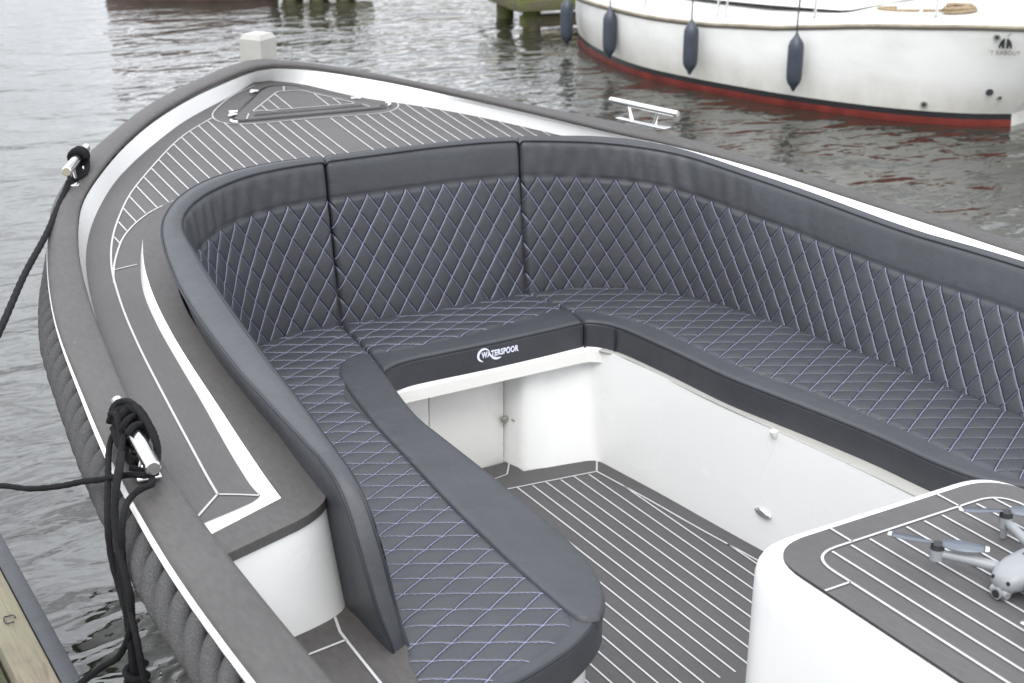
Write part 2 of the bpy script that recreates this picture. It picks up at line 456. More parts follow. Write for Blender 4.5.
for p, q in zip(INN, DE):
    low = zd(q[1])-.01 if (q[1] > 2.6) else (.585 if q[0] < 0 else zd(q[1])-.01)
    z0 = float(zs(p[1]))-.006; z1 = float(low)
    zk = z1+.056*float(np.clip((q[0]-.15)/.2, 0, 1))      # starboard: flange shaped to catch skylight, with a short drop to the deck
    s = [(p[0]+(q[0]-p[0])*t, p[1]+(q[1]-p[1])*t, z0+(zk-z0)*t) for t in (0, .4, .8, .96)]+[(q[0], q[1], zk-.003 if zk > z1+.004 else z1+.001), (q[0], q[1], z1)]
    secs.append(s)
mb.loft(secs); mb.build('bulwark', M['gel'], boat, angle=70)
mb = MB(); mb.loft([[(*INN[0], .897), (*DE[0], .55)], [(*INN[-1], .897), (*DE[-1], .55)]]); mb.build('transom_lining', M['gel'], boat)

# backrest paths -----------------------------------------------------------
B1 = [(-.995, 2.53), (-.975, 2.85), (-.955, 3.1), (-.925, 3.4), (-.88, 3.65), (-.80, 3.88), (-.72, 4.00), (-.616, 4.075), (-.467, 4.118), (-.33, 4.112)]
B2 = [(-.33, 4.112), (-.134, 4.09), (.075, 4.072), (.335, 4.066)]
B3 = [(.335, 4.066), (.481, 4.036), (.655, 3.937), (.756, 3.82), (.825, 3.66), (.878, 3.43), (.912, 3.2), (.94, 2.96), (.958, 2.738), (.982, 2.494), (1.01, 2.1), (1.03, 1.6), (1.03, 1.0)]
I1 = [(-1.036, 2.53), (-.995, 2.852), (-.962, 3.162), (-.938, 3.466), (-.915, 3.72), (-.895, 3.88), (-.855, 3.97), (-.789, 4.042), (-.721, 4.088), (-.607, 4.138), (-.485, 4.16), (-.337, 4.165)]
I2 = [(-.337, 4.165), (-.082, 4.162), (.03, 4.16), (.209, 4.146), (.34, 4.125)]
I3 = [(.34, 4.125), (.463, 4.084), (.586, 4.035), (.712, 3.955), (.812, 3.85), (.912, 3.631), (.99, 3.403), (1.05, 3.1), (1.09, 2.8), (1.112, 2.5), (1.13, 2.1), (1.14, 1.6), (1.14, 1.0)]
O1 = [(-1.08, 2.544), (-1.068, 2.815), (-1.053, 3.112), (-1.03, 3.505), (-1.000, 3.713), (-.955, 3.893), (-.911, 3.981), (-.839, 4.07), (-.745, 4.139), (-.614, 4.186), (-.486, 4.203), (-.33, 4.198)]
O2 = [(-.33, 4.198), (-.067, 4.19), (.219, 4.172), (.345, 4.152)]
O3 = [(.345, 4.152), (.474, 4.118), (.606, 4.074), (.74, 3.994), (.837, 3.886), (.94, 3.66), (1.02, 3.43), (1.085, 3.1), (1.128, 2.8), (1.148, 2.5), (1.165, 2.1), (1.175, 1.6), (1.175, 1.0)]
def zb(Y):
    t = np.clip((np.asarray(Y, float)-3)/1.15, 0, 1.1); return .955+.155*t**1.5
BAND = .12
def backrest(B, I, O, n, u0, endpts=None, quiltmat=None):
    """one upholstered back cushion; returns its mesh object and end arclength"""
    Bp, Ip, Op = rs(B, n, 4), rs(I, n, 4), rs(O, n, 4)
    Bz = np.full(n, ST-.012); Iz = zb(Ip[:, 1]); Oz = zb(Op[:, 1])+.002
    Bp, Ip, Op = np.c_[Bp, Bz], np.c_[Ip, Iz], np.c_[Op, Oz]
    if endpts is not None:      # sloping aft end
        k = 34
        eB, eI, eO = [rs(list(e)+[tuple(X[0])], k+1, 1)[:-1] for e, X in zip(endpts, (Bp, Ip, Op))]
        Bp, Ip, Op = np.vstack([eB, Bp]), np.vstack([eI, Ip]), np.vstack([eO, Op])
    n = len(Bp)
    mid = (Bp+Ip)/2; L = u0+np.r_[0, np.cumsum(np.linalg.norm(np.diff(mid, axis=0), axis=1))]
    curv = np.zeros(n)
    T = np.gradient(Bp[:, :2], axis=0); ang = np.unwrap(np.arctan2(T[:, 1], T[:, 0])); curv = np.abs(np.gradient(ang)/(np.gradient(L)+1e-6))
    curv = np.clip(np.convolve(curv, np.ones(25)/25, 'same')/2.0, 0, 1)
    K = 60; V = np.zeros((n, K+14, 3)); UV = np.zeros((n, K+14, 2)); QD = np.full((n, K+14), -1.)
    t = np.linspace(0, 1, K)
    Tn = np.gradient(mid, axis=0); Tn /= np.linalg.norm(Tn, axis=1)[:, None]
    for i in range(n):
        D = np.linalg.norm(Ip[i]-Bp[i]); up = (Ip[i]-Bp[i])/(D+1e-6)
        nrm = np.cross(Tn[i], up); nrm /= np.linalg.norm(nrm)
        cen = np.array([0, 2.6, .8])-mid[i]
        if nrm@cen < 0: nrm = -nrm
        v = t*D; band = D-BAND
        es = min(L[i]-L[0], L[-1]-L[i])
        qd = np.minimum(band-v, 9)
        if endpts is not None and L[i]-L[0] < .25: qd = np.minimum(qd, -1)
        disp = .0046*puff(L[i], band-v, BW, BH)*np.clip(qd/.006, 0, 1)
        bandm = np.clip((v-band)/.01, 0, 1)
        disp = disp+bandm*.003*np.sin(PI*np.clip((v-band)/BAND, 0, 1))**.6
        disp += bandm*curv[i]*.0030*(math.sin(L[i]*2*PI/.055+1.3*math.sin(L[i]*17))*np.sin(PI*np.clip((v-band)/BAND, 0, 1))+.6*np.sin(L[i]*2*PI/.083+v*20))
        disp -= .004*np.exp(-((v-band)/.004)**2)              # seam under the band
        disp += .003*np.sin(PI*t)                              # general crown
        endr = np.clip(1-es/.02, 0, 1)
        disp -= .02*(1-math.sqrt(1-endr**2))                   # rolled vertical ends
        top = np.clip((t-1)/.04+1, 0, 1)
        disp -= .006*top**2
        V[i, :K] = Bp[i]+up*v[:, None]+nrm*disp[:, None]
        UV[i, :K, 0] = L[i]; UV[i, :K, 1] = band-v; QD[i, :K] = qd
        # rolled top, then the outer face down to the base
        io = Op[i]-Ip[i]
        for j in range(7):
            q = j/6; V[i, K+j] = Ip[i]+io*q+np.array([0, 0, .007*math.sin(PI*q)])-[0, 0, .012*(1-math.sqrt(1-endr**2))]
        endk = float(np.clip((L[i]-L[0]-.25)/.35, 0, 1)) if endpts is not None else 1.0
        low = Bp[i]+np.array([io[0], io[1], 0])/max(np.linalg.norm(io[:2]), 1e-4)*(.008+.034*(1-endk)); low[2] = Bp[i][2]-.01
        for j in range(7):
            q = (j+1)/7; V[i, K+7+j] = Op[i]+(low-Op[i])*q+np.array([io[0], io[1], 0])/max(np.linalg.norm(io[:2]), 1e-4)*(-.15*endk+.10*(1-endk))*min(.09, float(np.linalg.norm(io[:2])))*math.sin(PI*q)
        UV[i, K:, 0] = L[i]; UV[i, K:, 1] = 2
    me = bpy.data.meshes.new('back_cushion'); Kt = K+14
    F = [(i*Kt+k, (i+1)*Kt+k, (i+1)*Kt+k+1, i*Kt+k+1) for i in range(n-1) for k in range(Kt-1)]
    F += [tuple(range(Kt)), tuple((n-1)*Kt+k for k in range(Kt))]
    me.from_pydata([tuple(p) for p in V.reshape(-1, 3)], [], F)
    uvl = me.uv_layers.new(name='UVMap'); U = UV.reshape(-1, 2)
    idx = np.zeros(len(me.loops), int); me.loops.foreach_get('vertex_index', idx)
    uvl.data.foreach_set('uv', U[idx].ravel())
    at = me.attributes.new('qd', 'FLOAT', 'POINT'); at.data.foreach_set('value', QD.ravel())
    o = link('back_cushion', me, boat, [quiltmat or M['quilt']])
    me.polygons.foreach_set('use_smooth', [True]*(len(F)-2)+[False, False])
    pm = MB()
    pm.tube(V[:, K-1]+[0, 0, .001], .0028, 6); pm.tube(V[:, K+6]+[0, 0, .0], .0028, 6)
    pm.build('piping', M['piping'], o)
    return o, L[-1]
END = ([(-.985, 2.325, ST-.012), (-.99, 2.42, ST-.012)],
       [(-1.0, 2.33, .607), (-1.008, 2.345, .69), (-1.02, 2.366, .80), (-1.028, 2.405, .88), (-1.033, 2.455, .928)],
       [(-1.03, 2.315, .607), (-1.052, 2.335, .69), (-1.066, 2.375, .80), (-1.07, 2.42, .88), (-1.075, 2.47, .932)])
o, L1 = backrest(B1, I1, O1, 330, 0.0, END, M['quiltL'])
o, L2 = backrest(B2, I2, O2, 110, L1)
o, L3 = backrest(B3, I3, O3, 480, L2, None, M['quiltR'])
# ------------------------------------------------------------------ coaming
COAM_BASE = [(-.752, 4.535), (-.825, 4.445), (-.884, 4.335), (-.940, 4.18), (-1.002, 3.963), (-1.044, 3.711), (-1.074, 3.458), (-1.105, 3.185), (-1.145, 2.88), (-1.163, 2.72)]
COAM_TOP = [(-.75, 4.53), (-.82, 4.44), (-.874, 4.34), (-.915, 4.225), (-.957, 4.083), (-1.004, 3.861), (-1.044, 3.593), (-1.070, 3.363), (-1.095, 3.111), (-1.13, 2.784), (-1.144, 2.64), (-1.148, 2.571)]
cb = rs(COAM_BASE, 80, 2); ct = rs(COAM_TOP, 90, 2)
# fore part, hidden from the stern by the backrest, mirrored to starboard
fore = rs([(-.75, 4.53), (-.6, 4.61), (-.3, 4.65), (0, 4.65), (.3, 4.63), (.6, 4.53), (.8, 4.36), (.95, 4.1), (1.06, 3.75), (1.15, 3.3), (1.20, 2.8), (1.23, 2.2), (1.23, 1.4), (1.2, .6)], 80, 2)
foreb = rs([(-.752, 4.535), (-.6, 4.615), (-.3, 4.655), (0, 4.655), (.3, 4.635), (.602, 4.535), (.804, 4.364), (.954, 4.102), (1.064, 3.752), (1.154, 3.3), (1.204, 2.8), (1.234, 2.2), (1.234, 1.4), (1.204, .6)], 80, 2)
inner = rs([(1.13, .6), (1.13, 1.4), (1.12, 2.2), (1.08, 2.8), (1.03, 3.2), (.95, 3.6), (.84, 3.9), (.7, 4.06), (.5, 4.14), (.3, 4.17), (0, 4.18), (-.3, 4.18), (-.5, 4.18), (-.7, 4.13), (-.83, 4.04), (-.91, 3.93), (-.955, 3.75), (-.985, 3.529), (-1.008, 3.222), (-1.027, 3.0), (-1.042, 2.815), (-1.048, 2.70), (-1.054, 2.62)], 160, 2)
aft = roundpoly([(-1.148, 2.571), (-1.36, 2.482), (-1.36, 2.395), (-1.135, 2.469), (-1.068, 2.52), (-1.05, 2.62)], [0, 0, 0, .05, .05, 0], 5)[:-1]
top_out = np.vstack([fore[::-1], ct[1:], aft, inner[::-1]])
mb = MB(); plate(mb, top_out, zcxy, .022, h=.03)
mb.build('coaming_capping', M['cap'], boat)
mb = MB()
basel = np.vstack([foreb[::-1], cb[1:]]); topl = np.vstack([fore[::-1], ct[1:]])
n = 260; bl = rs(basel[::3], n, 1); tl = rs(topl[::3], n, 1)
def strip(mb, A, B, za, zb_, mid=.35):
    secs = []
    for p, q in zip(A, B):
        z0, z1 = float(za(p[1])), float(zb_(q[1])); s = []
        for t, tz in ((.0, 0), (.25, .45), (.45, .75), (.7, .95), (1, 1.0)): s.append((p[0]+(q[0]-p[0])*t, p[1]+(q[1]-p[1])*t, z0+(z1-z0)*tz))
        secs.append(s)
    mb.loft(secs)
keepb = np.array([p for p in basel if p[1] > 2.60 or p[0] > 0]); keept = np.array([p for p in topl if p[1] > 2.60 or p[0] > 0])
bl = rs(np.vstack([keepb[::3], [(-1.164, 2.70), (-1.162, 2.668)]]), n, 1); tl = rs(np.vstack([keept[::3], [(-1.147, 2.60), (-1.149, 2.573)]]), n, 1)
strip(mb, bl, tl, lambda y: zd(y)-.001, lambda y: zc(y)-.006)
ra = rs([(-1.162, 2.668), (-1.178, 2.652), (-1.36, 2.595)], 16); rt = rs([(-1.149, 2.573), (-1.165, 2.563), (-1.36, 2.482)], 16)
strip(mb, ra, rt, lambda y: zd(y)-.001, lambda y: zc(y)-.006)
mb.build('coaming_upstand', M['gel'], boat, angle=70)
# white end face of the side deck, above the step
mb = MB(); tp = rs([(-1.045, 2.66, .85), (-1.058, 2.60, .85), (-1.066, 2.545, .85), (-1.088, 2.512, .85), (-1.14, 2.474, .85), (-1.34, 2.408, .85)], 40, 1)
ft = rs([(-.99, 2.64, .595), (-1.012, 2.60, .595), (-1.026, 2.553, .595), (-1.042, 2.525, .595), (-1.08, 2.499, .595), (-1.34, 2.44, .595)], 40, 1)
mb.loft([[p+(q-p)*t for t in (0, .3, .7, .95, 1)] for p, q in zip(tp, ft)]); mb.build('side_deck_end', M['gel'], boat, angle=70)

# ------------------------------------------------------------------ deck
def outs(P, d):
    T = np.gradient(P, axis=0); T /= np.linalg.norm(T, axis=1)[:, None]; return P+np.c_[T[:, 1], -T[:, 0]]*d
dp = outs(rs(DECK_P[:16], 120, 2), .014); ds = outs(rs(DECK_S[:17], 120, 2), -.014)
deck_out = np.vstack([dp[::-1], ds, [(1.15, .6)], rs([(1.13, .6), (1.13, 1.4), (1.12, 2.2), (1.08, 2.8), (1.03, 3.2), (.95, 3.6), (.84, 3.95), (.7, 4.12), (.5, 4.20), (.3, 4.22), (0, 4.23), (-.3, 4.23), (-.5, 4.22), (-.7, 4.17), (-.83, 4.08), (-.92, 3.92), (-.97, 3.75), (-1.0, 3.5), (-1.03, 3.2), (-1.07, 2.8), (-1.10, 2.66)], 120), [(-1.2, 2.56), (-1.31, 2.54)]])
keepidx = (deck_out[:, 1] > 2.53) | (deck_out[:, 0] > 0)
deck_out = deck_out[keepidx]
mb = MB(); plate(mb, deck_out, zdxy, 0, h=.05)
MARGIN = [(-.273, 5.385), (-.413, 5.265), (-.504, 5.163), (-.6, 5.035), (-.697, 4.898), (-.787, 4.76), (-.873, 4.595), (-.950, 4.42), (-.997, 4.285), (-1.035, 4.149), (-1.065, 4.005), (-1.098, 3.82), (-1.135, 3.563), (-1.174, 3.247), (-1.212, 2.935), (-1.230, 2.79), (-1.238, 2.712)]
mg = rs(MARGIN, 90, 2); ribbon(mb, onz(mg, zd), .0055, 1)
ribbon(mb, onz([(-1.238, 2.714), (-1.27, 2.68), (-1.325, 2.62)], zd), .0055, 1)
ribbon(mb, onz([(-1.238, 2.714), (-1.20, 2.69), (-1.165, 2.665)], zd), .0055, 1)
m2 = rs([(-1.058, 4.05), (-1.045, 4.10), (-1.012, 4.20), (-.962, 4.32), (-.922, 4.40), (-.855, 4.495), (-.771, 4.581), (-.68, 4.64)], 40, 1); ribbon(mb, onz(m2, zd), .0055, 1)
ribbon(mb, onz([(-1.035, 4.149), (-.995, 4.157), (-.956, 4.163)], zd), .0055, 1)
ms = rs([(.47, 5.355), (.56, 5.245), (.70, 5.08), (.82, 4.90), (.93, 4.70), (1.03, 4.45), (1.12, 4.1), (1.18, 3.7), (1.22, 3.2), (1.24, 2.6)], 70, 1)
# hatch surround
HO = rs([(.02, 5.685), (-.114, 5.592), (-.247, 5.442), (-.268, 5.39), (-.266, 5.345), (-.239, 5.308), (-.189, 5.284), (-.118, 5.270), (.081, 5.256), (.286, 5.230), (.374, 5.222), (.435, 5.245), (.471, 5.29), (.471, 5.341), (.451, 5.374), (.38, 5.46), (.28, 5.57), (.20, 5.64)], 110, 1)
ribbon(mb, onz(HO, zd), .005, 1)
inner_reg = np.vstack([mg[:38], m2[::1][8:], [(-.3, 4.62), (.3, 4.60), (.9, 4.2)], ms[::-1]])
HOp = np.vstack([HO, [(.1, 5.72)]])
def keepdeck(P): return inpoly(P, inner_reg) & ~inpoly(P, HOp)
xs = [x for x in np.arange(-1.0, 1.0, .05) if abs(x-.10) > .02]
planks(mb, keepdeck, xs, 4.3, 5.6, zdxy, .0048, 1)
deck = mb.build('foredeck', [M['deck'], M['caulk']], boat, smooth=False)
# starboard margin line lies outside inner_reg
mb = MB()
# ------------------------------------------------------------------ fore hatch
hatch_out = roundpoly([(-.225, 5.325), (.425, 5.275), (.15, 5.64), (.05, 5.645)], [.07, .07, .05, .05], 6)
mb = MB(); plate(mb, hatch_out, lambda x, y: zd(y)+.005, .008, h=.03, r=.002)
tri = roundpoly([(-.110, 5.388), (.315, 5.345), (.165, 5.565), (.072, 5.575)], [.02, .03, .02, .02], 4)
ribbon(mb, onz(tri, lambda y: zd(y)+.005), .005, 1, closed=True)
planks(mb, lambda P: inpoly(P, tri), [-.05, 0, .05, .2, .25], 5.3, 5.7, lambda x, y: zd(y)+.005, .0045, 1)
for a_, b2 in (((-.16, 5.318), (-.13, 5.372)), ((.10, 5.576), (.12, 5.625)), ((.33, 5.33), (.345, 5.29)), ((-.09, 5.40), (-.02, 5.36))):
    ribbon(mb, onz([a_, b2], lambda y: zd(y)+.005), .0045, 1)
hatch = mb.build('fore_hatch', [M['deck'], M['caulk']], boat, smooth=False)
# shade in the gap round the lid, painted as a flat black ribbon
mb = MB(); g = roundpoly([(-.237, 5.316), (.44, 5.266), (.155, 5.652), (.045, 5.657)], [.075, .075, .05, .05], 6)
ribbon(mb, onz(g, zd), .010, 0, closed=True, dz=.0030); 
ribbon(mb, onz(roundpoly([(-.12, 5.345), (.33, 5.312), (.31, 5.322), (-.10, 5.357)], [.004]*4, 2), lambda y: zd(y)+.0065), .006, 0, closed=True)
mb.build('hatch_gap_shade', M['black'], hatch, smooth=False)
for i, (x, y, r_) in enumerate(((-.195, 5.375, .5), (-.02, 5.60, .6), (.335, 5.40, -.5), (-.185, 5.40, 1.2))):
    mb = MB(); z = float(zd(y))+.009
    mb.box((x, y, z), (.040, .013, .005), r_, bev=.002); mb.box((x+.006, y+.006, z+.002), (.011, .034, .004), r_, bev=.001)
    mb.build('hinge', M['gel'], hatch)
for x, y, a0 in ((-.195, 5.315, 2.4), (.41, 5.305, -1.2)):
    mb = MB(); z = float(zd(y))+.007
    mb.tube([(x+.028*math.cos(a0+t), y+.028*math.sin(a0+t), z) for t in np.linspace(0, 1.9, 10)], .0045, 6); mb.build('latch', M['gel'], hatch)

# ------------------------------------------------------------------ bow post
mb = MB(); bm = bmesh.new()
def prism(mb, c, hw, z0, z1, rz, cham=.02, mat=0):
    R = Matrix.Rotation(rz, 3, 'Z'); sec = []
    for k, z in ((1, z0), (1, z1-cham), (.78, z1), (.35, z1+.004)):
        sec.append([tuple(Vector(c)+R @ Vector((x*hw*k, y*hw*k, z))) for x, y in ((-1, -1), (1, -1), (1, 1), (-1, 1))])
    mb.loft(sec, mat, closed=True, capends=True)
prism(mb, (.126, 5.90, 0), .054, .3, 1.221, .55); mb.build('stem_post', M['postpaint'], boat, smooth=False)

# ------------------------------------------------------------------ step (side deck, aft)
mb = MB(); step_out = [(-1.35, 2.60), (-1.0, 2.60), (-.985, 2.35), (-1.02, 2.26), (-1.04, 2.15), (-1.05, 1.5), (-1.05, 0), (-1.35, 0)]
plate(mb, step_out, lambda x, y: .60+0*x, .03, h=.08, r=.006)
ribbon(mb, [(-1.078, 2.497, .6), (-1.092, 2.44, .6), (-1.095, 2.38, .6), (-1.10, 2.236, .6), (-1.105, 1.9, .6), (-1.11, 1.0, .6)], .006, 1)
ribbon(mb, [(-1.095, 2.406, .6), (-1.174, 2.396, .6), (-1.34, 2.375, .6)], .006, 1)
mb.build('side_step', [M['cap'], M['caulk']], boat, smooth=False)

# ------------------------------------------------------------------ seats
def seat(name, outline, top, thick, axis, qpoly, r=.014, h=.0075, mat=None, off=(0, 0), crown=.004, rim=None):
    """cushion with quilting inside qpoly; axis 'y' = pattern runs fore and aft"""
    def uvw(V):
        return (V[:, 1]+off[0], V[:, 0]+off[1]) if axis == 'y' else (V[:, 0]+off[0], V[:, 1]+off[1])
    def disp(V, d):
        q = inpoly(V, qpoly); dq = distseg(V, qpoly); sd = np.where(q, dq, -dq)
        u, v = uvw(V)
        return .0062*puff(u, v)*np.clip(sd/.006, 0, 1)+crown*np.clip(d/.06, 0, 1)
    mb = MB(); V3 = plate(mb, outline, lambda x, y: top+0*x, thick, h=h, r=r, zdisp=disp if qpoly is not None else None)
    o = mb.build(name, mat or M['quiltport'], boat)
    me = o.data; n = len(me.vertices); co = np.zeros(n*3); me.vertices.foreach_get('co', co); co = co.reshape(-1, 3)
    u, v = uvw(co)
    uvl = me.uv_layers.new(name='UVMap'); idx = np.zeros(len(me.loops), int); me.loops.foreach_get('vertex_index', idx)
    uvl.data.foreach_set('uv', np.c_[u, v][idx].ravel())
    if qpoly is not None:
        q = inpoly(co[:, :2], qpoly); dq = distseg(co[:, :2], qpoly); sd = np.where(q, dq, -dq); sd[co[:, 2] < top-r*1.2] = -1
    else: sd = np.full(n, -1.)
    at = me.attributes.new('qd', 'FLOAT', 'POINT'); at.data.foreach_set('value', sd)
    if rim is not None:
        pm = MB(); pm.tube(np.c_[rim, np.full(len(rim), top-r*.35)], .0028, 6); pm.build('piping', M['piping'], o)
    return o
seamL = [(-.33, 4.118), (-.348, 3.95), (-.362, 3.82), (-.385, 3.70), (-.395, 3.672)]
seamR = [(.335, 4.070), (.355, 3.95), (.372, 3.83), (.352, 3.745)]
bp1 = rs(B1, 90, 2); bp2 = rs(B2, 30, 1); bp3 = rs(B3, 120, 2)
def outset(P, d=.006):
    T = np.gradient(P, axis=0); T /= np.linalg.norm(T, axis=1)[:, None]; N = np.c_[-T[:, 1], T[:, 0]]; return P+N*d
p_in = rs([(-.398, 3.665), (-.412, 3.60), (-.432, 3.50), (-.458, 3.33), (-.462, 3.15), (-.463, 2.95), (-.468, 2.70), (-.478, 2.52), (-.497, 2.40), (-.540, 2.295), (-.575, 2.25), (-.622, 2.212), (-.69, 2.172), (-.766, 2.144), (-.855, 2.121), (-1.07, 2.09)], 120, 1)
port_out = np.vstack([p_in, [(-1.07, 2.14), (-1.06, 2.24), (-1.0, 2.36), (-.99, 2.50)], outset(bp1, .004)[1:], seamL[1:-1]])
qp = np.vstack([rs([(-.365, 3.80), (-.395, 3.67), (-.545, 3.62), (-.585, 3.333), (-.603, 3.121), (-.630, 2.815), (-.645, 2.525), (-.645, 2.34), (-.655, 2.245), (-.72, 2.195), (-.80, 2.163), (-1.02, 2.12)], 60), [(-1.2, 2.12), (-1.2, 4.3), (-.33, 4.3)]])
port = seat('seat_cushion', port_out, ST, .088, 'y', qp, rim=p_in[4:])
port['label'] = 'port bench cushion with diamond stitching'
# raised smooth bolster along the port bench
bo = np.vstack([rs([(-.378, 3.825), (-.390, 3.70), (-.409, 3.60), (-.429, 3.50), (-.456, 3.33), (-.459, 3.15), (-.460, 2.95), (-.465, 2.70), (-.475, 2.52), (-.494, 2.40), (-.538, 2.288), (-.575, 2.242)], 70, 1),
                rs([(-.60, 2.222), (-.638, 2.225), (-.648, 2.33), (-.645, 2.525), (-.631, 2.815), (-.604, 3.121), (-.585, 3.333), (-.548, 3.589), (-.515, 3.735), (-.470, 3.80), (-.425, 3.835)], 70, 1)])
bol = seat('seat_bolster', bo, ST+.013, .03, 'y', None, r=.014, h=.02, mat=M['leather'])
# fore seat
f_in = np.array([(.352, 3.742), (.20, 3.736), (.0, 3.733), (-.18, 3.736), (-.28, 3.735), (-.335, 3.722), (-.372, 3.70), (-.395, 3.672)])
fi = rs(f_in, 60, 1)
fore_out = np.vstack([bp2+[0, .004], seamR[1:-1], fi, seamL[-2:0:-1]])
qf = np.array([(-.8, 4.3), (-.36, 3.835), (-.30, 3.812), (-.083, 3.812), (.20, 3.845), (.345, 3.875), (.6, 4.3)])
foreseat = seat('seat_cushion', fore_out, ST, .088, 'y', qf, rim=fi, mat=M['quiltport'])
foreseat['label'] = 'fore seat cushion with white lettering on its front'
# starboard seat
s_in = rs([(.357, 3.742), (.385, 3.725), (.413, 3.68), (.428, 3.627), (.450, 3.411), (.468, 3.135), (.500, 2.95), (.527, 2.80), (.555, 2.605), (.572, 2.40), (.60, 2.286), (.655, 2.21), (.72, 2.15), (.80, 2.10)], 100, 1)
stb_out = np.vstack([outset(bp3, .004)[:88], [(1.02, 2.05)], s_in[::-1], seamR[-2:0:-1]])
qs = np.vstack([[(.2, 4.4), (.374, 3.84)], rs([(.42, 3.80), (.50, 3.62), (.522, 3.35), (.54, 3.14), (.60, 2.879), (.63, 2.6), (.665, 2.253), (.78, 2.14)], 40), [(.9, 2.13), (1.3, 2.13), (1.3, 4.4)]])
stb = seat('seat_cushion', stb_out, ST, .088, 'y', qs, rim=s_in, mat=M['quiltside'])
stb['label'] = 'long starboard bench cushion'
# vertical seams on the rounded corner of the cushion face
for x, y in ((.3545, 3.737), (.418, 3.660)):
    mb = MB(); mb.tube([(x, y-.003, ST-.012), (x-.001, y-.007, ST-.045), (x, y-.003, ST-.086)], .004, 6)
    mb.build('face_seam', M['piping'], stb)

# lettering on the front face of the fore cushion
def text_mesh(s, size, ext, bold=0):
    cu = bpy.data.curves.new('t', 'FONT'); cu.body = s; cu.size = size; cu.extrude = ext; cu.offset = bold; cu.align_x = 'CENTER'; cu.align_y = 'CENTER'; cu.space_character = 1.08
    o = bpy.data.objects.new('t', cu); COL.objects.link(o); bpy.context.view_layer.update()
    me = bpy.data.meshes.new_from_object(o.evaluated_get(bpy.context.evaluated_depsgraph_get()))
    bpy.data.objects.remove(o); return me
def place_text(me, name, parent, mat, origin, xdir, ydir):
    X = Vector(xdir).normalized(); Y = Vector(ydir).normalized(); Z = X.cross(Y)
    R = Matrix((X, Y, Z)).transposed().to_4x4(); me.transform(Matrix.Translation(origin) @ R); me.materials.clear()
    return link(name, me, parent, [mat])
te = text_mesh('WATERSPOOR', .0235, .0006, .0007)
for v in te.vertices: v.co.x = v.co.x*.80; v.co.y *= 1.15
bpy.context.view_layer.update()
place_text(te, 'lettering', foreseat, M['thread'], (.035, 3.7305, .552), (1, .005, 0), (0, 0, 1))
def crescent(cx, cz, R, a0, a1, w, y=3.7315, n=26):
    V = []; 
    for i in range(n+1):
        t = i/n; a = a0+(a1-a0)*t; ww = w*math.sin(PI*min(1, max(.06, t)))**.7
        for rr in (R-ww/2, R+ww/2): V.append((cx+rr*math.cos(a), y, cz+rr*math.sin(a)))
    return V, [(2*i, 2*i+1, 2*i+3, 2*i+2) for i in range(n)]
mb = MB()
mb.add(*crescent(-.022, .552, .0205, math.radians(30), math.radians(265), .0085))
mb.add(*crescent(.028, .563, .030, math.radians(200), math.radians(295), .0085))
mb.build('emblem', M['thread'], foreseat, smooth=False)

# ------------------------------------------------------------------ cockpit lining and lockers
mb = MB()
lip = np.vstack([roundpoly([(-.46, 3.60), (-.35, 3.729), (.365, 3.731), (.410, 3.690), (.43, 3.70), (.43, 3.86), (-.6, 3.9)], [.03, .05, .03, .008, .0, 0, 0], 5)])
plate(mb, lip, lambda x, y: .502+0*x, .050, h=.05, r=.012); mb.build('seat_shelf', M['gel2'], boat)
def panel(name, a, b, z0, z1, th=.02, mat='gel2', bev=.003):
    a = np.array(a); b = np.array(b); d = b-a; L = np.linalg.norm(d); c = (a+b)/2; ang = math.atan2(d[1], d[0])
    mb = MB(); mb.box((c[0], c[1], (z0+z1)/2), (L, th, z1-z0), ang, bev=bev); return mb.build(name, M[mat], boat)
panel('locker_door', (-.62, 3.815), (-.164, 3.850), .085, .47)
door = panel('locker_door', (-.161, 3.850), (.121, 3.868), .085, .47)
panel('bulkhead', (-.62, 3.845), (.5, 3.90), .08, .50, .012)
mb = MB(); mb.box((.118, 3.842, .262), (.035, .014, .018), .1, bev=.004); mb.box((.140, 3.812, .262), (.028, .012, .012), -1.2, bev=.003); mb.build('door_catch', M['dull'], door)
# starboard side of the lining: jog, bulkhead and curving side wall
wall = np.vstack([[(.121, 3.90), (.126, 3.845)], rs([(.128, 3.83), (.15, 3.775), (.20, 3.748), (.26, 3.736)], 12), roundpoly([(.28, 3.733), (.395, 3.712), (.432, 3.40)], [.0, .04, 0], 6), rs([(.436, 3.36), (.455, 3.15), (.478, 2.92), (.51, 2.6), (.54, 2.2), (.56, 1.6), (.56, .6)], 40)])
def wallmesh(name, path, z0, z1, lean=0):
    mb = MB(); P = np.array(path)
    lf = lambda p: .06*float(np.clip((p[1]-3.62)/.08, 0, 1))*float(np.clip((p[0]-.14)/.10, 0, 1))
    secs = [[(p[0], p[1], z0), (p[0], p[1]+lf(p)*.03, z0+.01), (p[0]+lean, p[1]+lf(p), z1)] for p in P]
    mb.loft(secs); return mb.build(name, M['gel'], boat, angle=30)
side = wallmesh('side_lining', wall, .09, .500)
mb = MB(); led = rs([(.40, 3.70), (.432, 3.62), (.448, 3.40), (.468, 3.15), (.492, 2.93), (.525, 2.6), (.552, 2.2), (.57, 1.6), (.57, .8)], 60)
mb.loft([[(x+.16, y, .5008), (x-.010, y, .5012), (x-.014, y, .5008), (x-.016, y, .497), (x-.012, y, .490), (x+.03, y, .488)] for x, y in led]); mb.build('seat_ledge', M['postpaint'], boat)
mb = MB(); mb.tube([(.470, 2.93, .497), (.472, 2.93, .482), (.476, 2.93, .472)], [.012, .010, .004], 12); mb.build('ledge_stop', M['gel2'], boat)
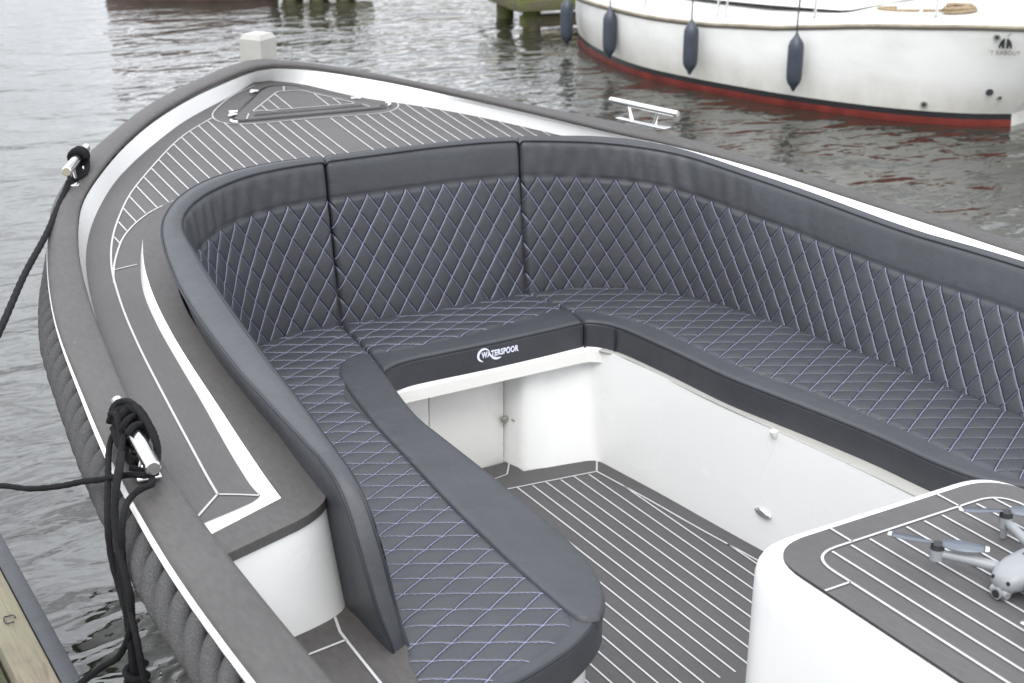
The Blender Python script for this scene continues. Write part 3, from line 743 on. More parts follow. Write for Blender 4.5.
# oval pull on the side wall
mb = MB(); th = np.linspace(0, 2*PI, 24, endpoint=False)
secs = []
for k, off in ((1.0, 0), (.95, -.006), (.7, -.010), (.3, -.0115)):
    secs.append([(.475+off+0*t, 2.955+.036*k*math.cos(t), .222+.013*k*math.sin(t)) for t in th])
mb.loft(secs, closed=True, capends=True); mb.build('oval_pull', M['chrome'], side)
# port bench front (mostly hidden) and its white aft end
pw = rs([(-.44, 3.62), (-.49, 3.3), (-.495, 2.9), (-.50, 2.6), (-.525, 2.43), (-.57, 2.31), (-.65, 2.25), (-.78, 2.185), (-1.03, 2.13)], 70, 1)
wallmesh('port_lining', pw, .09, .505)

# cockpit sole
sole_out = [(-.62, 3.84), (.139, 3.85), (.139, 3.76), (.40, 3.715), (.48, 2.92), (.51, 2.6), (.545, 2.2), (.57, 1.6), (.57, -.8), (-1.2, -.8), (-1.2, 2.1), (-.8, 2.2), (-.55, 2.4), (-.52, 3.3), (-.46, 3.62)]
mb = MB(); fz = lambda x, y: FL+0*x
plate(mb, sole_out, fz, 0, h=.2)
ribbon(mb, [(-.5, 3.690-.02, FL), (.0, 3.676, FL), (.344, 3.634, FL)], .006, 1)
ribbon(mb, [(.344, 3.634, FL), (.394, 3.708, FL)], .006, 1)
bord = rs([(.344, 3.634), (.372, 3.4), (.396, 3.15), (.425, 2.9), (.452, 2.6), (.48, 2.2), (.50, 1.6)], 50)
ribbon(mb, np.c_[bord, np.full(50, FL)], .006, 1)
reg = np.vstack([[(-.6, 3.680), (0, 3.674)], bord, [(.5, -.8), (-.6, -.8)]])
planks(mb, lambda P: inpoly(P, reg), np.arange(-.54, .52, .05), 2.49, 3.7, fz, .0055, 1)
planks(mb, lambda P: inpoly(P, reg), [x for x in np.arange(-.54, .52, .05) if x > .04], 1.0, 2.49, fz, .0055, 1)
ribbon(mb, [(.08, 3.765, FL), (.126, 3.83, FL)], .005, 1); ribbon(mb, [(-.3, 3.70, FL), (.08, 3.765, FL)], .004, 1)
mb.build('cockpit_sole', [M['floor'], M['caulk']], boat, smooth=False)
mb = MB()
P = np.array([(-.6, 3.83), (.13, 3.845), (.134, 3.757), (.395, 3.709), (.436, 3.36), (.478, 2.92), (.51, 2.6), (.54, 2.2), (.56, 1.6)])
for i in range(len(P)-1):
    a_, b2 = P[i], P[i+1]; d = (b2-a_)/np.linalg.norm(b2-a_); nn = np.array([d[1], -d[0]])
    mb.add([(*(a_), FL+.002), (*(b2), FL+.002), (*(b2+nn*.004), FL+.014), (*(a_+nn*.004), FL+.014)], [(0, 1, 2, 3)])
# ------------------------------------------------------------------ console
con = MB()
def rr(x0, x1, y0, y1, r, seg=10):
    return roundpoly([(x0, y0), (x1, y0), (x1, y1), (x0, y1)], [.05, .05, r, r], seg)
CX0, CX1, CY0, CY1 = -.405, .318, .75, 2.034
def cloop(ins, z, r=.125): return [(x, y, z) for x, y in rr(CX0+ins, CX1-ins, CY0+ins, CY1-ins, max(.02, r-ins*.8))]
secs = [cloop(-.006, .09), cloop(-.005, .3), cloop(-.001, .70), cloop(0, .755), cloop(.004, .775), cloop(.012, .790), cloop(.024, .800), cloop(.036, .8035), cloop(.05, .8035), cloop(.3, .8035)]
con.loft(secs, closed=True, capends=True)
console = con.build('console', M['gel'], boat, angle=60)
console['label'] = 'white console with rounded corners and grey decked top'
mb = MB(); inl = rr(-.376, .282, .79, 1.981, .115)
plate(mb, inl, lambda x, y: .8105+0*x, .006, h=.06, side=2)
il = [(x, y, .8105) for x, y in roundpoly([(-.3135, .85), (.218, .85), (.218, 1.914), (-.3135, 1.914)], [.04, .04, .07, .07], 8)]
ribbon(mb, il, .0062, 1, closed=True)
ilp = np.array(il)[:, :2]
planks(mb, lambda P: inpoly(P, ilp), [x for x in np.arange(-.2635, .215, .05)], .8, 1.96, lambda x, y: .8105+0*x, .0055, 1)
for s in (((-.202, 1.987), (-.202, 1.914)), ((.0975, 1.987), (.0975, 1.914)), ((-.377, 1.797), (-.3135, 1.797))):
    ribbon(mb, [(*s[0], .8105), (*s[1], .8105)], .0055, 1)
mb.build('console_top', [M['deck'], M['caulk'], M['black']], console, smooth=False)

# ------------------------------------------------------------------ cleats
def cleat(a, b2, zbase, leg=(.27, .73), r=.0145, splay=.0, basew=.045):
    a, b2 = np.array(a, float), np.array(b2, float); d = b2-a
    root = bpy.data.objects.new('mooring_cleat', None); COL.objects.link(root); root.parent = boat; root.empty_display_size = .05
    mb = MB(); k = d/np.linalg.norm(d)*.003
    mb.tube([a, a+k, a+2*k, b2-2*k, b2-k, b2], [r*.82, r*.96, r, r, r*.96, r*.82], 18); mb.build('cleat_bar', M['chrome'], root)
    ang = math.atan2(d[1], d[0]); L = np.linalg.norm(d[:2])
    for t, sg in ((leg[0], 1), (leg[1], -1)):
        top = a+d*t; foot = a+d*(t+sg*.06); foot[2] = zbase+.004
        mb = MB(); mb.tube([top, (top+foot)/2, foot], [r*.62, r*.55, r*.75], 12); mb.build('cleat_leg', M['chrome'], root)
    c = (a+b2)/2
    mb = MB(); mb.box((c[0], c[1], zbase+.004), (L*.72, basew, .006), ang, bev=.002); mb.build('base_plate', M['chrome'], root)
    return root
cm = cleat((-1.352, 3.005, .962), (-1.388, 2.640, .962), .912, r=.0165, basew=.05)
cb_ = cleat((-1.018, 4.640, 1.065), (-.878, 4.922, 1.065), 1.002, r=.016)
cs_ = cleat((1.108, 4.725, 1.05), (1.182, 4.388, 1.05), .984, r=.013)
cm['label'] = 'chrome cleat wrapped in black rope, nearest the camera'; cs_['label'] = 'bare chrome cleat on the far gunwale'

# ------------------------------------------------------------------ rope fender round the hull
fp = []
TO = np.gradient(OUT, axis=0); TO /= np.linalg.norm(TO, axis=1)[:, None]; TO[NL-1] = TO[NL] = (1, 0)
for p, t_ in zip(OUT, TO):
    n = np.array([t_[1], -t_[0]]); z = float(zs(p[1])); k_ = -.030 if p[0] > -.05 else ((.012)+.024*float(np.clip((p[1]-3.7)/.6, 0, 1))-.066*float(np.clip((p[1]-5.1)/.5, 0, 1))); fp.append((p[0]+n[0]*k_, p[1]+n[1]*k_, z-.074-.05*float(np.clip((p[1]-3.9)/.6, 0, 1))))
fp = rs(fp[::3], 900, 1)
T = np.gradient(fp, axis=0); T /= np.linalg.norm(T, axis=1)[:, None]
side_ = np.cross(T, [0, 0, 1.]); side_ /= np.linalg.norm(side_, axis=1)[:, None]; upv = np.cross(side_, T)
Ls = np.r_[0, np.cumsum(np.linalg.norm(np.diff(fp, axis=0), axis=1))]
mb = MB()
for k in range(4):
    a_ = -2*PI*(Ls/.33)+k*2*PI/4
    mb.tube(fp+.0375*(np.cos(a_)[:, None]*side_+np.sin(a_)[:, None]*upv), .0212, 12)
mb.build('rope_fender', M['ropefender'], boat)

# ================================================================== MOORING LINES
def strandrope(mb, pts, r, n=240, twist=True):
    P = rs(pts, n, 1)
    mb.tube(P, r*(1+.06*np.sin(np.arange(n)*1.3)), 8)
R_ = .0068
rope = MB()
# coils round the bar of the near cleat
c0 = np.array([-1.352, 3.005, .962]); c1 = np.array([-1.388, 2.640, .962])
def on(t, dx=0, dz=0): p = c0+(c1-c0)*t; return (p[0]+dx, p[1], p[2]+dz)
for t0, t1, turns, rad, ph in ((.20, .36, 2.0, .0245, 0), (.28, .55, 2.2, .026, 1.2)):
    pts = []
    for s in np.linspace(0, 1, 60):
        a = ph+s*turns*2*PI; p = on(t0+(t1-t0)*s); pts.append((p[0]+rad*math.cos(a), p[1]+.25*rad*math.sin(2*a), p[2]+rad*math.sin(a)*1.05-.004))
    rope.tube(pts, R_, 8)
arcs = [
 [on(.16, -.032, -.02), on(.17, -.015, .022), on(.24, .010, .034), on(.42, .022, .028), on(.60, .030, .008), on(.74, .028, -.022), on(.80, .0, -.036), on(.74, -.03, -.032)],
 [on(.20, -.034, -.01), on(.20, -.008, .028), on(.32, .020, .032), on(.52, .034, .008), on(.70, .026, -.03), on(.60, -.01, -.040), on(.45, -.03, -.03)],
 [on(.26, -.03, -.02), on(.27, .0, .026), on(.38, .022, .020), on(.52, .020, -.012), on(.64, -.01, -.034), on(.52, -.034, -.02), on(.36, -.036, .0)],
 [on(.22, -.03, .01), on(.33, -.024, .022), on(.44, -.028, .0), on(.56, -.032, -.025), on(.66, -.02, -.04)],
 [on(.30, .024, -.03), on(.40, .034, .0), on(.54, .036, .006), on(.68, .034, -.012), on(.82, .018, -.036)],
]
for a_ in arcs: strandrope(rope, a_, R_, 70)
# falls hanging outside the rope fender
falls = [
 [on(.22, -.02, .02), (-1.375, 2.929, .941), (-1.40, 2.902, .923), (-1.455, 2.739, .912), (-1.50, 2.597, .876), (-1.505, 2.571, .824), (-1.505, 2.534, .777), (-1.51, 2.477, .742), (-1.51, 2.456, .687), (-1.51, 2.443, .604), (-1.51, 2.43, .5)],
 [on(.30, -.02, -.01), (-1.385, 2.855, .956), (-1.44, 2.711, .943), (-1.475, 2.619, .925), (-1.50, 2.535, .884), (-1.51, 2.49, .801), (-1.515, 2.458, .71), (-1.52, 2.441, .609), (-1.52, 2.43, .5)],
 [on(.80, .0, -.035), (-1.40, 2.62, .94), (-1.43, 2.608, .940), (-1.45, 2.601, .930), (-1.49, 2.52, .925), (-1.50, 2.506, .855), (-1.51, 2.46, .794), (-1.52, 2.386, .751), (-1.52, 2.359, .658), (-1.52, 2.35, .5)],
 [on(.55, -.03, -.02), (-1.445, 2.675, .959), (-1.485, 2.594, .917), (-1.505, 2.504, .868), (-1.51, 2.438, .806), (-1.515, 2.45, .736), (-1.53, 2.487, .665), (-1.55, 2.583, .585), (-1.60, 2.588, .552), (-1.66, 2.50, .520), (-1.80, 2.3, .512)],
]
for f in falls: strandrope(rope, f, R_*1.02, 120)
# hitch low down on the falls
hp = [(-1.514+.020*math.cos(a), 2.44+.020*math.sin(a), .66-.012*a/PI) for a in np.linspace(0, 5.2*PI, 60)]
rope.tube(hp, R_, 8)
# single line leading forward and across to the dock
strandrope(rope, [on(.80, .01, -.036), (-1.39, 2.659, .940), (-1.42, 2.704, .930), (-1.46, 2.74, .915), (-1.48, 2.831, .876), (-1.50, 2.982, .804), (-1.54, 3.105, .754), (-1.58, 3.24, .713), (-1.66, 3.42, .64), (-1.78, 3.7, .52), (-1.95, 3.9, .511)], R_, 120)
rl = rope.build('mooring_rope', M['ropeblack'])
tag(rl, 'black mooring rope knotted over the nearest cleat, its ends hanging down outside the hull', 'rope')
rope = MB()
d0 = np.array([-1.018, 4.640, 1.065]); d1 = np.array([-.878, 4.922, 1.065])
def on2(t, dx=0, dz=0): p = d0+(d1-d0)*t; return (p[0]+dx, p[1]-dx*.4, p[2]+dz)
pts = []
for s in np.linspace(0, 1, 40):
    a = s*2.3*2*PI; p = on2(.55+.13*s); pts.append((p[0]+.024*math.cos(a), p[1]-.010*math.cos(a), p[2]+.024*math.sin(a)))
rope.tube(pts, .009, 8)
for s in ([on2(.62, -.022, 0), on2(.56, .0, -.03), on2(.42, .008, -.04), on2(.34, -.01, -.052), on2(.5, -.02, -.05), on2(.55, .01, -.03)],
          [on2(.7, .02, 0), on2(.5, .025, -.04), on2(.3, .0, -.052), on2(.4, -.02, -.04)]):
    strandrope(rope, s, .009, 60)
strandrope(rope, [on2(.40, .01, -.045), on2(.22, -.01, -.05), (-1.02, 4.66, 1.005), (-1.075, 4.55, .985), (-1.17, 4.32, .972), (-1.32, 3.96, .975), (-1.48, 3.54, .98), (-1.66, 3.1, .985), (-1.80, 2.72, .99)], .0095, 200)
rl = rope.build('mooring_rope', M['ropeblack'])
tag(rl, 'single black bow line leading from the cleat at upper left down to the left edge', 'rope')

# ================================================================== DRONE
dr = empty('camera_drone', 'small pale grey quadcopter drone with folding arms standing on the console top', 'drone')
dc = Vector((-.018, 1.618, .7945)); fang = math.radians(183)
RD = Matrix.Translation(dc) @ Matrix.Rotation(fang, 4, 'Z')
def Dp(x, y, z): return tuple(RD @ Vector((x, y, z)))
def superell(x, hw, hh, zc_, n=20, e=2.6):
    o = []
    for k in range(n):
        a = 2*PI*k/n; c, s = math.cos(a), math.sin(a)
        o.append(Dp(x, hw*abs(c)**(2/e)*(1 if c > 0 else -1), zc_+hh*abs(s)**(2/e)*(1 if s > 0 else -1)))
    return o
mb = MB()
mb.loft([superell(x, w, h_, z_) for x, w, h_, z_ in ((-.10, .018, .012, .052), (-.095, .030, .020, .053), (-.06, .040, .025, .055), (0, .043, .027, .056), (.05, .040, .026, .055), (.08, .034, .022, .053), (.097, .024, .015, .050), (.102, .012, .008, .049))], closed=True, capends=True)
body = mb.build('body', M['dronebody'], dr)
for y in (-.017, .017):
    mb = MB(); mb.tube([Dp(.094, y, .056), Dp(.1005, y, .056)], .0042, 10); mb.build('sensor', M['black'], body)
mb = MB(); mb.box(Dp(-.02, 0, .083), (.09, .03, .003), Matrix.Rotation(fang, 4, 'Z'), bev=.001); mb.build('battery_latch', M['prop'], body)
mb = MB(); mb.box(Dp(.090, 0, .034), (.022, .040, .006), Matrix.Rotation(fang, 4, 'Z'), bev=.002)
mb.tube([Dp(.082, .0, .030), Dp(.108, .0, .030)], .0115, 14); mb.tube([Dp(.095, -.018, .031), Dp(.095, .018, .031)], .009, 12)
mb.build('camera', M['dronebody'], dr)
mb = MB(); mb.tube([Dp(.106, 0, .030), Dp(.110, 0, .030)], .008, 14); mb.build('lens', M['black'], dr)
for fx, sy, ang_ in ((1, 1, .9), (1, -1, 2.47), (-1, 1, .2), (-1, -1, 2.95)):
    mx, my = (.128, .128 if sy < 0 else 0) if 0 else (.128, -.128) if (fx > 0 and sy < 0) else (.135, .152) if fx > 0 else (-.098, .150*sy)
    root = (.062, .032*sy, .055) if fx > 0 else (-.055, .034*sy, .045)
    mz = .062 if fx > 0 else .055
    mb = MB(); P = [Dp(*root), Dp((root[0]+mx)/2, (root[1]+my)/2, (root[2]+mz)/2+.002), Dp(mx, my, mz)]
    mb.tube(rs(P, 12), np.linspace(.0115, .0085, 12), 10)
    mb.tube([Dp(mx, my, mz-.012), Dp(mx, my, mz+.010)], .0135, 16)
    if fx < 0: mb.tube([Dp(mx, my, mz-.01), Dp(mx, my, .017)], [.009, .006], 10)
    arm = mb.build('arm', M['dronebody'], dr)
    mb = MB(); mb.tube([Dp(mx, my, mz+.010), Dp(mx, my, mz+.021)], [.0135, .012], 16); mb.build('motor', M['black'], arm)
    mb = MB(); 
    if fx > 0 and sy < 0: dirs = (2.21, 5.44)   # as in the photo
    elif fx < 0 and sy < 0: dirs = (2.55, 5.7)
    elif fx > 0: dirs = (3.2, .1)
    else: dirs = (.4, 3.5)
    for da in dirs:
        wa = da-fang; c, s = math.cos(wa), math.sin(wa); V = []; nseg = 12
        for i in range(nseg+1):
            t = i/nseg; r0 = .008+.086*t; w = .004+.0125*math.sin(PI*min(1, t*1.15+.06))**.8 if t < .9 else .004+.0125*math.sin(PI*.98*1.0)**.8+.004*(1-t)
            w = .004+.012*math.sin(PI*(.12+.78*t))
            pit = .45*(1-t)+.1
            for sg in (-1, 1):
                V.append(Dp(mx+r0*c-sg*w*s, my+r0*s+sg*w*c, mz+.023+sg*w*pit*.6))
        F = [(2*i, 2*i+1, 2*i+3, 2*i+2) for i in range(nseg)]
        mb.add(V, F[:-1], 0); mb.add(V[-4:], [(0, 1, 3, 2)], 1)
    pr_ = mb.build('propeller', [M['prop'], M['proptip']], arm)
    sm = pr_.modifiers.new('s', 'SOLIDIFY'); sm.thickness = .0014

# ================================================================== DOCK
dock = empty('timber_dock', 'weathered timber dock edge with dark rubber strip at lower left', 'dock')
def obox(name, x0, x1, y0, y1, z0, z1, mat, par, bev=.004):
    mb = MB(); mb.box(((x0+x1)/2, (y0+y1)/2, (z0+z1)/2), (x1-x0, y1-y0, z1-z0), 0, bev=bev); return mb.build(name, mat, par)
obox('rubber_strip', -1.603, -1.563, -2.5, 6.5, .30, .500, M['rubber'], dock, .005)
obox('edge_beam', -1.682, -1.605, -2.5, 6.5, .24, .504, M['plank'], dock, .006)
obox('edge_board', -1.800, -1.735, -2.5, 6.5, .40, .485, M['plankdark'], dock, .004)
obox('deck_board', -1.732, -1.690, -2.5, 6.5, .40, .470, M['plankdark'], dock, .004)
for i in range(12):
    obox('deck_board', -1.948-i*.15, -1.806-i*.15, -2.5, 6.5, .44, .498, M['plank'], dock, .005)
for y in (-2, .5, 4.6, 6.2):
    mb = MB(); mb.tube([(-1.72, y, -.6), (-1.72, y, .40)], .09, 14); mb.build('pile', M['mossy'], dock)
mb = MB(); mb.tube([(-1.640+.012*math.cos(a), 2.99+.018*math.sin(a), .510+.002*math.sin(3*a)) for a in np.linspace(0, 5.2, 18)], .0016, 6); mb.build('wire_loop', M['black'], dock)
# mooring bollard on the dock that the bow line goes to, just out of frame
bd = MB(); bd.tube([(-1.86, 2.66, .49), (-1.86, 2.66, 1.0), (-1.86, 2.66, 1.03)], [.055, .055, .045], 18)
tag(bd.build('mooring_post', M['plank']), 'round timber mooring post standing on the dock left of the sloop', 'post')

# ================================================================== SAILING YACHT BEHIND
yacht = empty('sailing_yacht', 'old white sailing yacht with red and black waterline moored behind at upper right', 'boat')
WLp = [(5.21, 11.28), (4.96, 10.86), (4.72, 10.22), (4.58, 9.45), (4.63, 8.88), (4.755, 8.33), (4.90, 7.86), (5.20, 7.25), (5.50, 6.90), (5.742, 6.75)]
RZ = [.40, .42, .455, .475, .485, .505, .55, .63, .685, .71]
FLr = [.0, .06, .07, .05, .04, .04, .04, .03, .02, .01]
bowp = np.array([5.25, 11.34]); stern = np.array([6.27, 6.87]); ax = (stern-bowp)/np.linalg.norm(stern-bowp); nx = np.array([ax[1], -ax[0]])
NP = 60
w = rs(WLp, NP, 1); tt = np.linspace(0, len(RZ)-1, NP); rz = np.interp(tt, range(len(RZ)), RZ); fl = np.interp(tt, range(len(RZ)), FLr)
def mirror(p): d = p-bowp; return bowp+ax*(d@ax)-nx*(d@nx)
def section(i, sidef):
    p = w[i]; d = p-bowp; outn = nx*np.sign(d@nx) if abs(d@nx) > 1e-3 else nx
    s = []
    for k, (fz_, fo) in enumerate(((-.30, -.18), (-.02, -.01), (.048, 0), (.050, .001), (.088, .004), (.090, .005), (.35, .75), (.70, .95), (1.0, 1.0))):
        z = fz_ if k < 6 else .090+(rz[i]-.090)*((fz_-.0) if k > 5 else 0)
        off = fo if k < 6 else .005+fl[i]*fo
        if k < 6: pass
        rake = max(0, (i/(NP-1)-.62)/.38)**1.5*.85*max(0, z-.10); q = p+outn*off; q = sidef(q)+ax*rake; s.append((q[0], q[1], z))
    return s
hullm = MB()
for sf in (lambda q: q, mirror):
    secs = [section(i, sf) for i in range(NP)]
    A = np.array(secs)
    hullm.loft(A[:, 0:3], 0); hullm.loft(A[:, 2:4], 1); hullm.loft(A[:, 3:5], 1); hullm.loft(A[:, 4:6], 2); hullm.loft(A[:, 5:], 2)
# transom
hullm.loft([section(NP-1, lambda q: q), section(NP-1, mirror)], 2)
hull2 = hullm.build('hull', [M['red'], M['bootblack'], M['hullold']], yacht)
# rubbing strake, toe rail and deck
sv = np.array([section(i, lambda q: q)[-1] for i in range(NP)]); sm_ = np.array([section(i, mirror)[-1] for i in range(NP)])
mb = MB()
for L_ in (sv, sm_):
    mb.tube(L_+[0, 0, .006], .013, 8, 0); mb.tube(L_+[0, 0, -.011], .0085, 8, 1)
mb.build('rubbing_strake', [M['rail'], M['raildark']], yacht)
mb = MB(); secs = []
for a_, b2 in zip(sv, sm_):
    d = b2-a_; W_ = np.linalg.norm(d)+1e-6; u = d/W_; e = min(.06, W_*.3)
    secs.append([a_+[0, 0, .01], a_+u*e*.3+[0, 0, .050], a_+u*e*.8+[0, 0, .055], a_+u*e*1.0+[0, 0, .020], a_+u*W_*.5+[0, 0, .045], b2-u*e*1.0+[0, 0, .020], b2-u*e*.8+[0, 0, .055], b2-u*e*.3+[0, 0, .050], b2+[0, 0, .01]])
mb.loft(secs); mb.build('deck', M['hullold'], yacht, angle=50)
# coachroof
mb = MB(); secs = []
for t, wd, hh in ((.16, .12, .03), (.22, .26, .16), (.35, .42, .26), (.55, .50, .32), (.68, .50, .34), (.69, .49, .34), (.70, .46, .02)):
    c = bowp+(stern-bowp)*t; zb0 = .46+.22*t
    secs.append([(*(c-nx*wd*k), zb0+h_) for k, h_ in ((-1.06, 0), (-.98, hh*.8), (-.85, hh), (0, hh+.05), (.85, hh), (.98, hh*.8), (1.06, 0))])
mb.loft(secs, capends=True); cr = mb.build('coachroof', M['hullold'], yacht, angle=50)
for t in (.36, .50, .62):
    c = bowp+(stern-bowp)*t; 
    for sg in (-1, 1):
        wd = np.interp(t, (.22, .35, .55), (.26, .42, .50)); p = c-nx*sg*wd*1.035; zz = .46+.22*t+.14
        mb = MB(); ax3 = Vector((ax[0], ax[1], 0)); mb.box((p[0], p[1], zz), (.30, .016, .09), math.atan2(ax[1], ax[0]), bev=.005); mb.build('window', M['black'], cr)
mb = MB(); c = bowp+(stern-bowp)*.42; mb.tube([(c[0], c[1], .6), (c[0], c[1], 7.5)], [.05, .035], 12); mb.build('mast', M['dull'], yacht)
mb = MB(); mb.tube([(c[0]+ax[0]*.1, c[1]+ax[1]*.1, 1.45), (c[0]+ax[0]*2.3, c[1]+ax[1]*2.3, 1.42)], .035, 10); mb.build('boom', M['dull'], yacht)
for i in (14, 24, 33, 42, 50, 57):
    p = sv[i]; inw = np.array([*(-nx if (w[i]-bowp)@nx > 0 else nx), 0])*.05
    mb = MB(); q = p+inw; mb.tube([q+[0, 0, .04], q+[.01, .02, .55]], .009, 8); mb.tube([q+[0, 0, .04], q+[0, 0, .07]], .018, 8); mb.build('stanchion', M['chrome'], yacht)
q = [sv[i]+np.array([*(-nx if (w[i]-bowp)@nx > 0 else nx), 0])*.05+[.01, .02, .55] for i in range(8, 58)]
mb = MB(); mb.tube(q, .004, 6); mb.build('lifeline', M['dull'], yacht)
# diagonal stays / struts by the stern
for i, dx in ((34, -.05), (49, .10)):
    p = sv[i]; mb = MB(); mb.tube([p+[.02, 0, .05], p+[.10+dx, -.02, .42]], .0075, 8); mb.build('strut', M['chrome'], yacht)
# skin fittings near the stern
def hullpoint(i, z):
    s = np.array(section(i, lambda q: q)); return np.array([np.interp(z, s[:, 2], s[:, 0]), np.interp(z, s[:, 2], s[:, 1]), z])
def fitting(i, z, r, mat, hole=True):
    p = hullpoint(i, z); T_ = w[min(i+1, NP-1)]-w[i-1]; T_ /= np.linalg.norm(T_); nn = np.array([T_[1], -T_[0], 0]); 
    if nn[:2]@nx*np.sign((w[i]-bowp)@nx) < 0: nn = -nn
    mb = MB(); mb.tube([p-nn*.005, p+nn*.012], [r, r*.85], 14)
    if hole: mb.tube([p+nn*.010, p+nn*.0135], r*.55, 12, 1)
    mb.build('outlet', [mat, M['black']], hull2)
fitting(54, .63, .024, M['dull']); fitting(56, .25, .026, M['black']); fitting(57, .21, .018, M['dull']); fitting(52, .135, .026, M['dull'])
# emblem and name near the stern
def hullframe(i, z):
    p = hullpoint(i, z); T_ = w[min(i+1, NP-1)]-w[i-1]; T_ /= np.linalg.norm(T_)
    nn = np.array([T_[1], -T_[0], 0.]);
    if nn[:2]@nx*np.sign((w[i]-bowp)@nx) < 0: nn = -nn
    q = hullpoint(i, z+.05)-hullpoint(i, z-.05); return p+nn*.006, Vector((T_[0], T_[1], 0)), Vector(q).normalized()
o_, X_, Y_ = hullframe(55, .565); Y_ = Vector((0, 0, 1.0)); o_ = np.array(o_)+np.array([nx[0], nx[1], 0])*.035*np.sign((w[55]-bowp)@nx)
def onhull(pts): return [tuple(Vector(o_)+X_*x*1.3+Y_*y*1.3) for x, y in pts]
mb = MB()
for sg in (-1, 1):
    pts = [(sg*.004, .0), (sg*.004, .050), (sg*.014, .046), (sg*.026, .032), (sg*.032, .012), (sg*.032, .0), (sg*.024, .0), (sg*.020, .014), (sg*.014, .0)]
    mb.add(onhull(pts), [tuple(range(len(pts)))])
mb.add(onhull([(.006, .056), (.022, .074), (.020, .076), (.003, .058)]), [(0, 1, 2, 3)])
mb.build('emblem', M['bootblack'], hull2, smooth=False)
te = text_mesh("'T KABOUT", .036, .0005, .0003)
place_text(te, 'lettering', hull2, M['raildark'], Vector(o_)+Y_*-.030, X_, Y_)
# coil of tan rope on deck
def coil(name, c, label):
    mb = MB(); pts = []
    for a in np.linspace(0, 11*PI, 150):
        r_ = .075+.018*math.sin(a*.37); pts.append((c[0]+r_*1.3*math.cos(a), c[1]+r_*math.sin(a), c[2]+.012+.0035*a/PI+.006*math.sin(a*1.7)))
    mb.tube(pts, .011, 8)
    tail = rs([pts[0], (c[0]-.18, c[1]+.12, c[2]+.012), (c[0]-.36, c[1]+.24, c[2]+.012), (c[0]-.42, c[1]+.36, c[2]+.014), (c[0]-.26, c[1]+.34, c[2]+.012)], 50, 1)
    mb.tube(tail, .011, 8)
    return tag(mb.build(name, M['ropetan']), label, 'rope')
coil('rope_coil', (5.71, 7.27, .690), 'coil of tan rope lying on the deck of the old white yacht')
# fenders on the near side of the yacht
def fender(cx, cy, top, L, r, label, proto=None):
    root = empty('fender', label, 'fender', 'dark fenders hanging along the side of the white yacht')
    root.location = (cx, cy, top)
    if proto is None:
        mb = MB(); zz = [(0, .010), (-.012, .014), (-.03, .45*r), (-.055, .82*r), (-.085, r), (-.12, r*1.02), (-L+.13, r*1.02), (-L+.085, r*.98), (-L+.055, .8*r), (-L+.03, .45*r), (-L+.012, .014), (-L, .010)]
        mb.tube([(0, 0, z) for z, _ in zz], [q for _, q in zz], 20); body_ = mb.build('fender_body', M['fender'], root)
        mb = MB(); mb.tube([(0, 0, -.005), (.004, .006, .10), (.03, .02, .30)], .006, 6); ln = mb.build('lanyard', M['black'], root)
    else:
        for ch in proto.children:
            c = ch.copy(); COL.objects.link(c); c.parent = root
    return root
f0 = fender(4.52, 8.70, .545, .40, .054, 'dark fender third from the yacht bow, between the rounded pair and the single one')
f1 = fender(4.765, 7.835, .55, .41, .058, 'rightmost dark fender, hanging alone amidships on the white yacht', f0)
f2 = fender(4.505, 9.73, .50, .40, .054, 'dark fender second from the bow, just right of the one hiding the stem', f0)
f3 = fender(4.66, 10.60, .46, .40, .054, 'leftmost dark fender, hanging over water at the yacht bow beside the jetty', f0)
f0['label'] = 'dark fender third from the yacht bow, left of the rightmost one'

# ================================================================== JETTIES AND FAR BOAT
def jetty(label, x0, y0, L_, W_, ang, z=.30):
    root = empty('jetty', label, 'jetty'); R = Matrix.Translation((x0, y0, 0)) @ Matrix.Rotation(ang, 4, 'Z')
    def bx(name, a, b2, c, d, e, f, mat):
        mb = MB(); mb.box(((a+b2)/2, (c+d)/2, (e+f)/2), (b2-a, d-c, f-e), 0, bev=.008); o = mb.build(name, mat, root); o.data.transform(R); return o
    bx('fascia_beam', 0, L_, 0, .10, z-.115, z-.004, M['mossy']); bx('fascia_beam', 0, .10, .11, W_, z-.12, z-.006, M['mossy'])
    k = int(L_/.16)
    for i in range(min(k, 24)): bx('deck_board', i*.16, i*.16+.148, 0, W_, z, z+.03, M['plank'])
    bx('lower_beam', .10, L_, .12, .26, .02, .12, M['mossy'])
    for i in range(3):
        x = .2+i*(L_-.5)/2
        for y in (.2, W_-.2):
            mb = MB(); mb.tube([(x, y, -.6), (x, y, z-.02)], .085, 12)
            o = mb.build('pile', M['mossy'], root); o.data.transform(R)
    return root
jetty('mossy timber jetty end seen left of the white yacht', 4.80, 11.62, 3.4, 1.1, math.radians(-10))
jetty('distant dark timber jetty at the top edge, left of centre', 3.55, 14.52, 1.05, .7, math.radians(-30), .34)
fb = empty('moored_boat', 'distant low boat with oxide red hull at the top edge, upper left', 'boat')
mb = MB(); secs = []
A0 = np.array([2.05, 15.45]); A1 = np.array([3.60, 14.55]); dd = (A1-A0)/np.linalg.norm(A1-A0); nn2 = np.array([-dd[1], dd[0]]); Lb = np.linalg.norm(A1-A0)
for t in np.linspace(0, 1, 16):
    hw = .34*(1-abs(2*t-1)**3)+.06; c = A0+dd*Lb*t+nn2*.4
    secs.append([(*(c+nn2*hw*k), z) for k, z in ((-.7, -.1), (-.95, .05), (-1.0, .20), (-.9, .22), (0, .25), (.9, .22), (1, .20), (.95, .05), (.7, -.1))])
mb.loft(secs, capends=True); mb.build('hull', M['brownred'], fb)
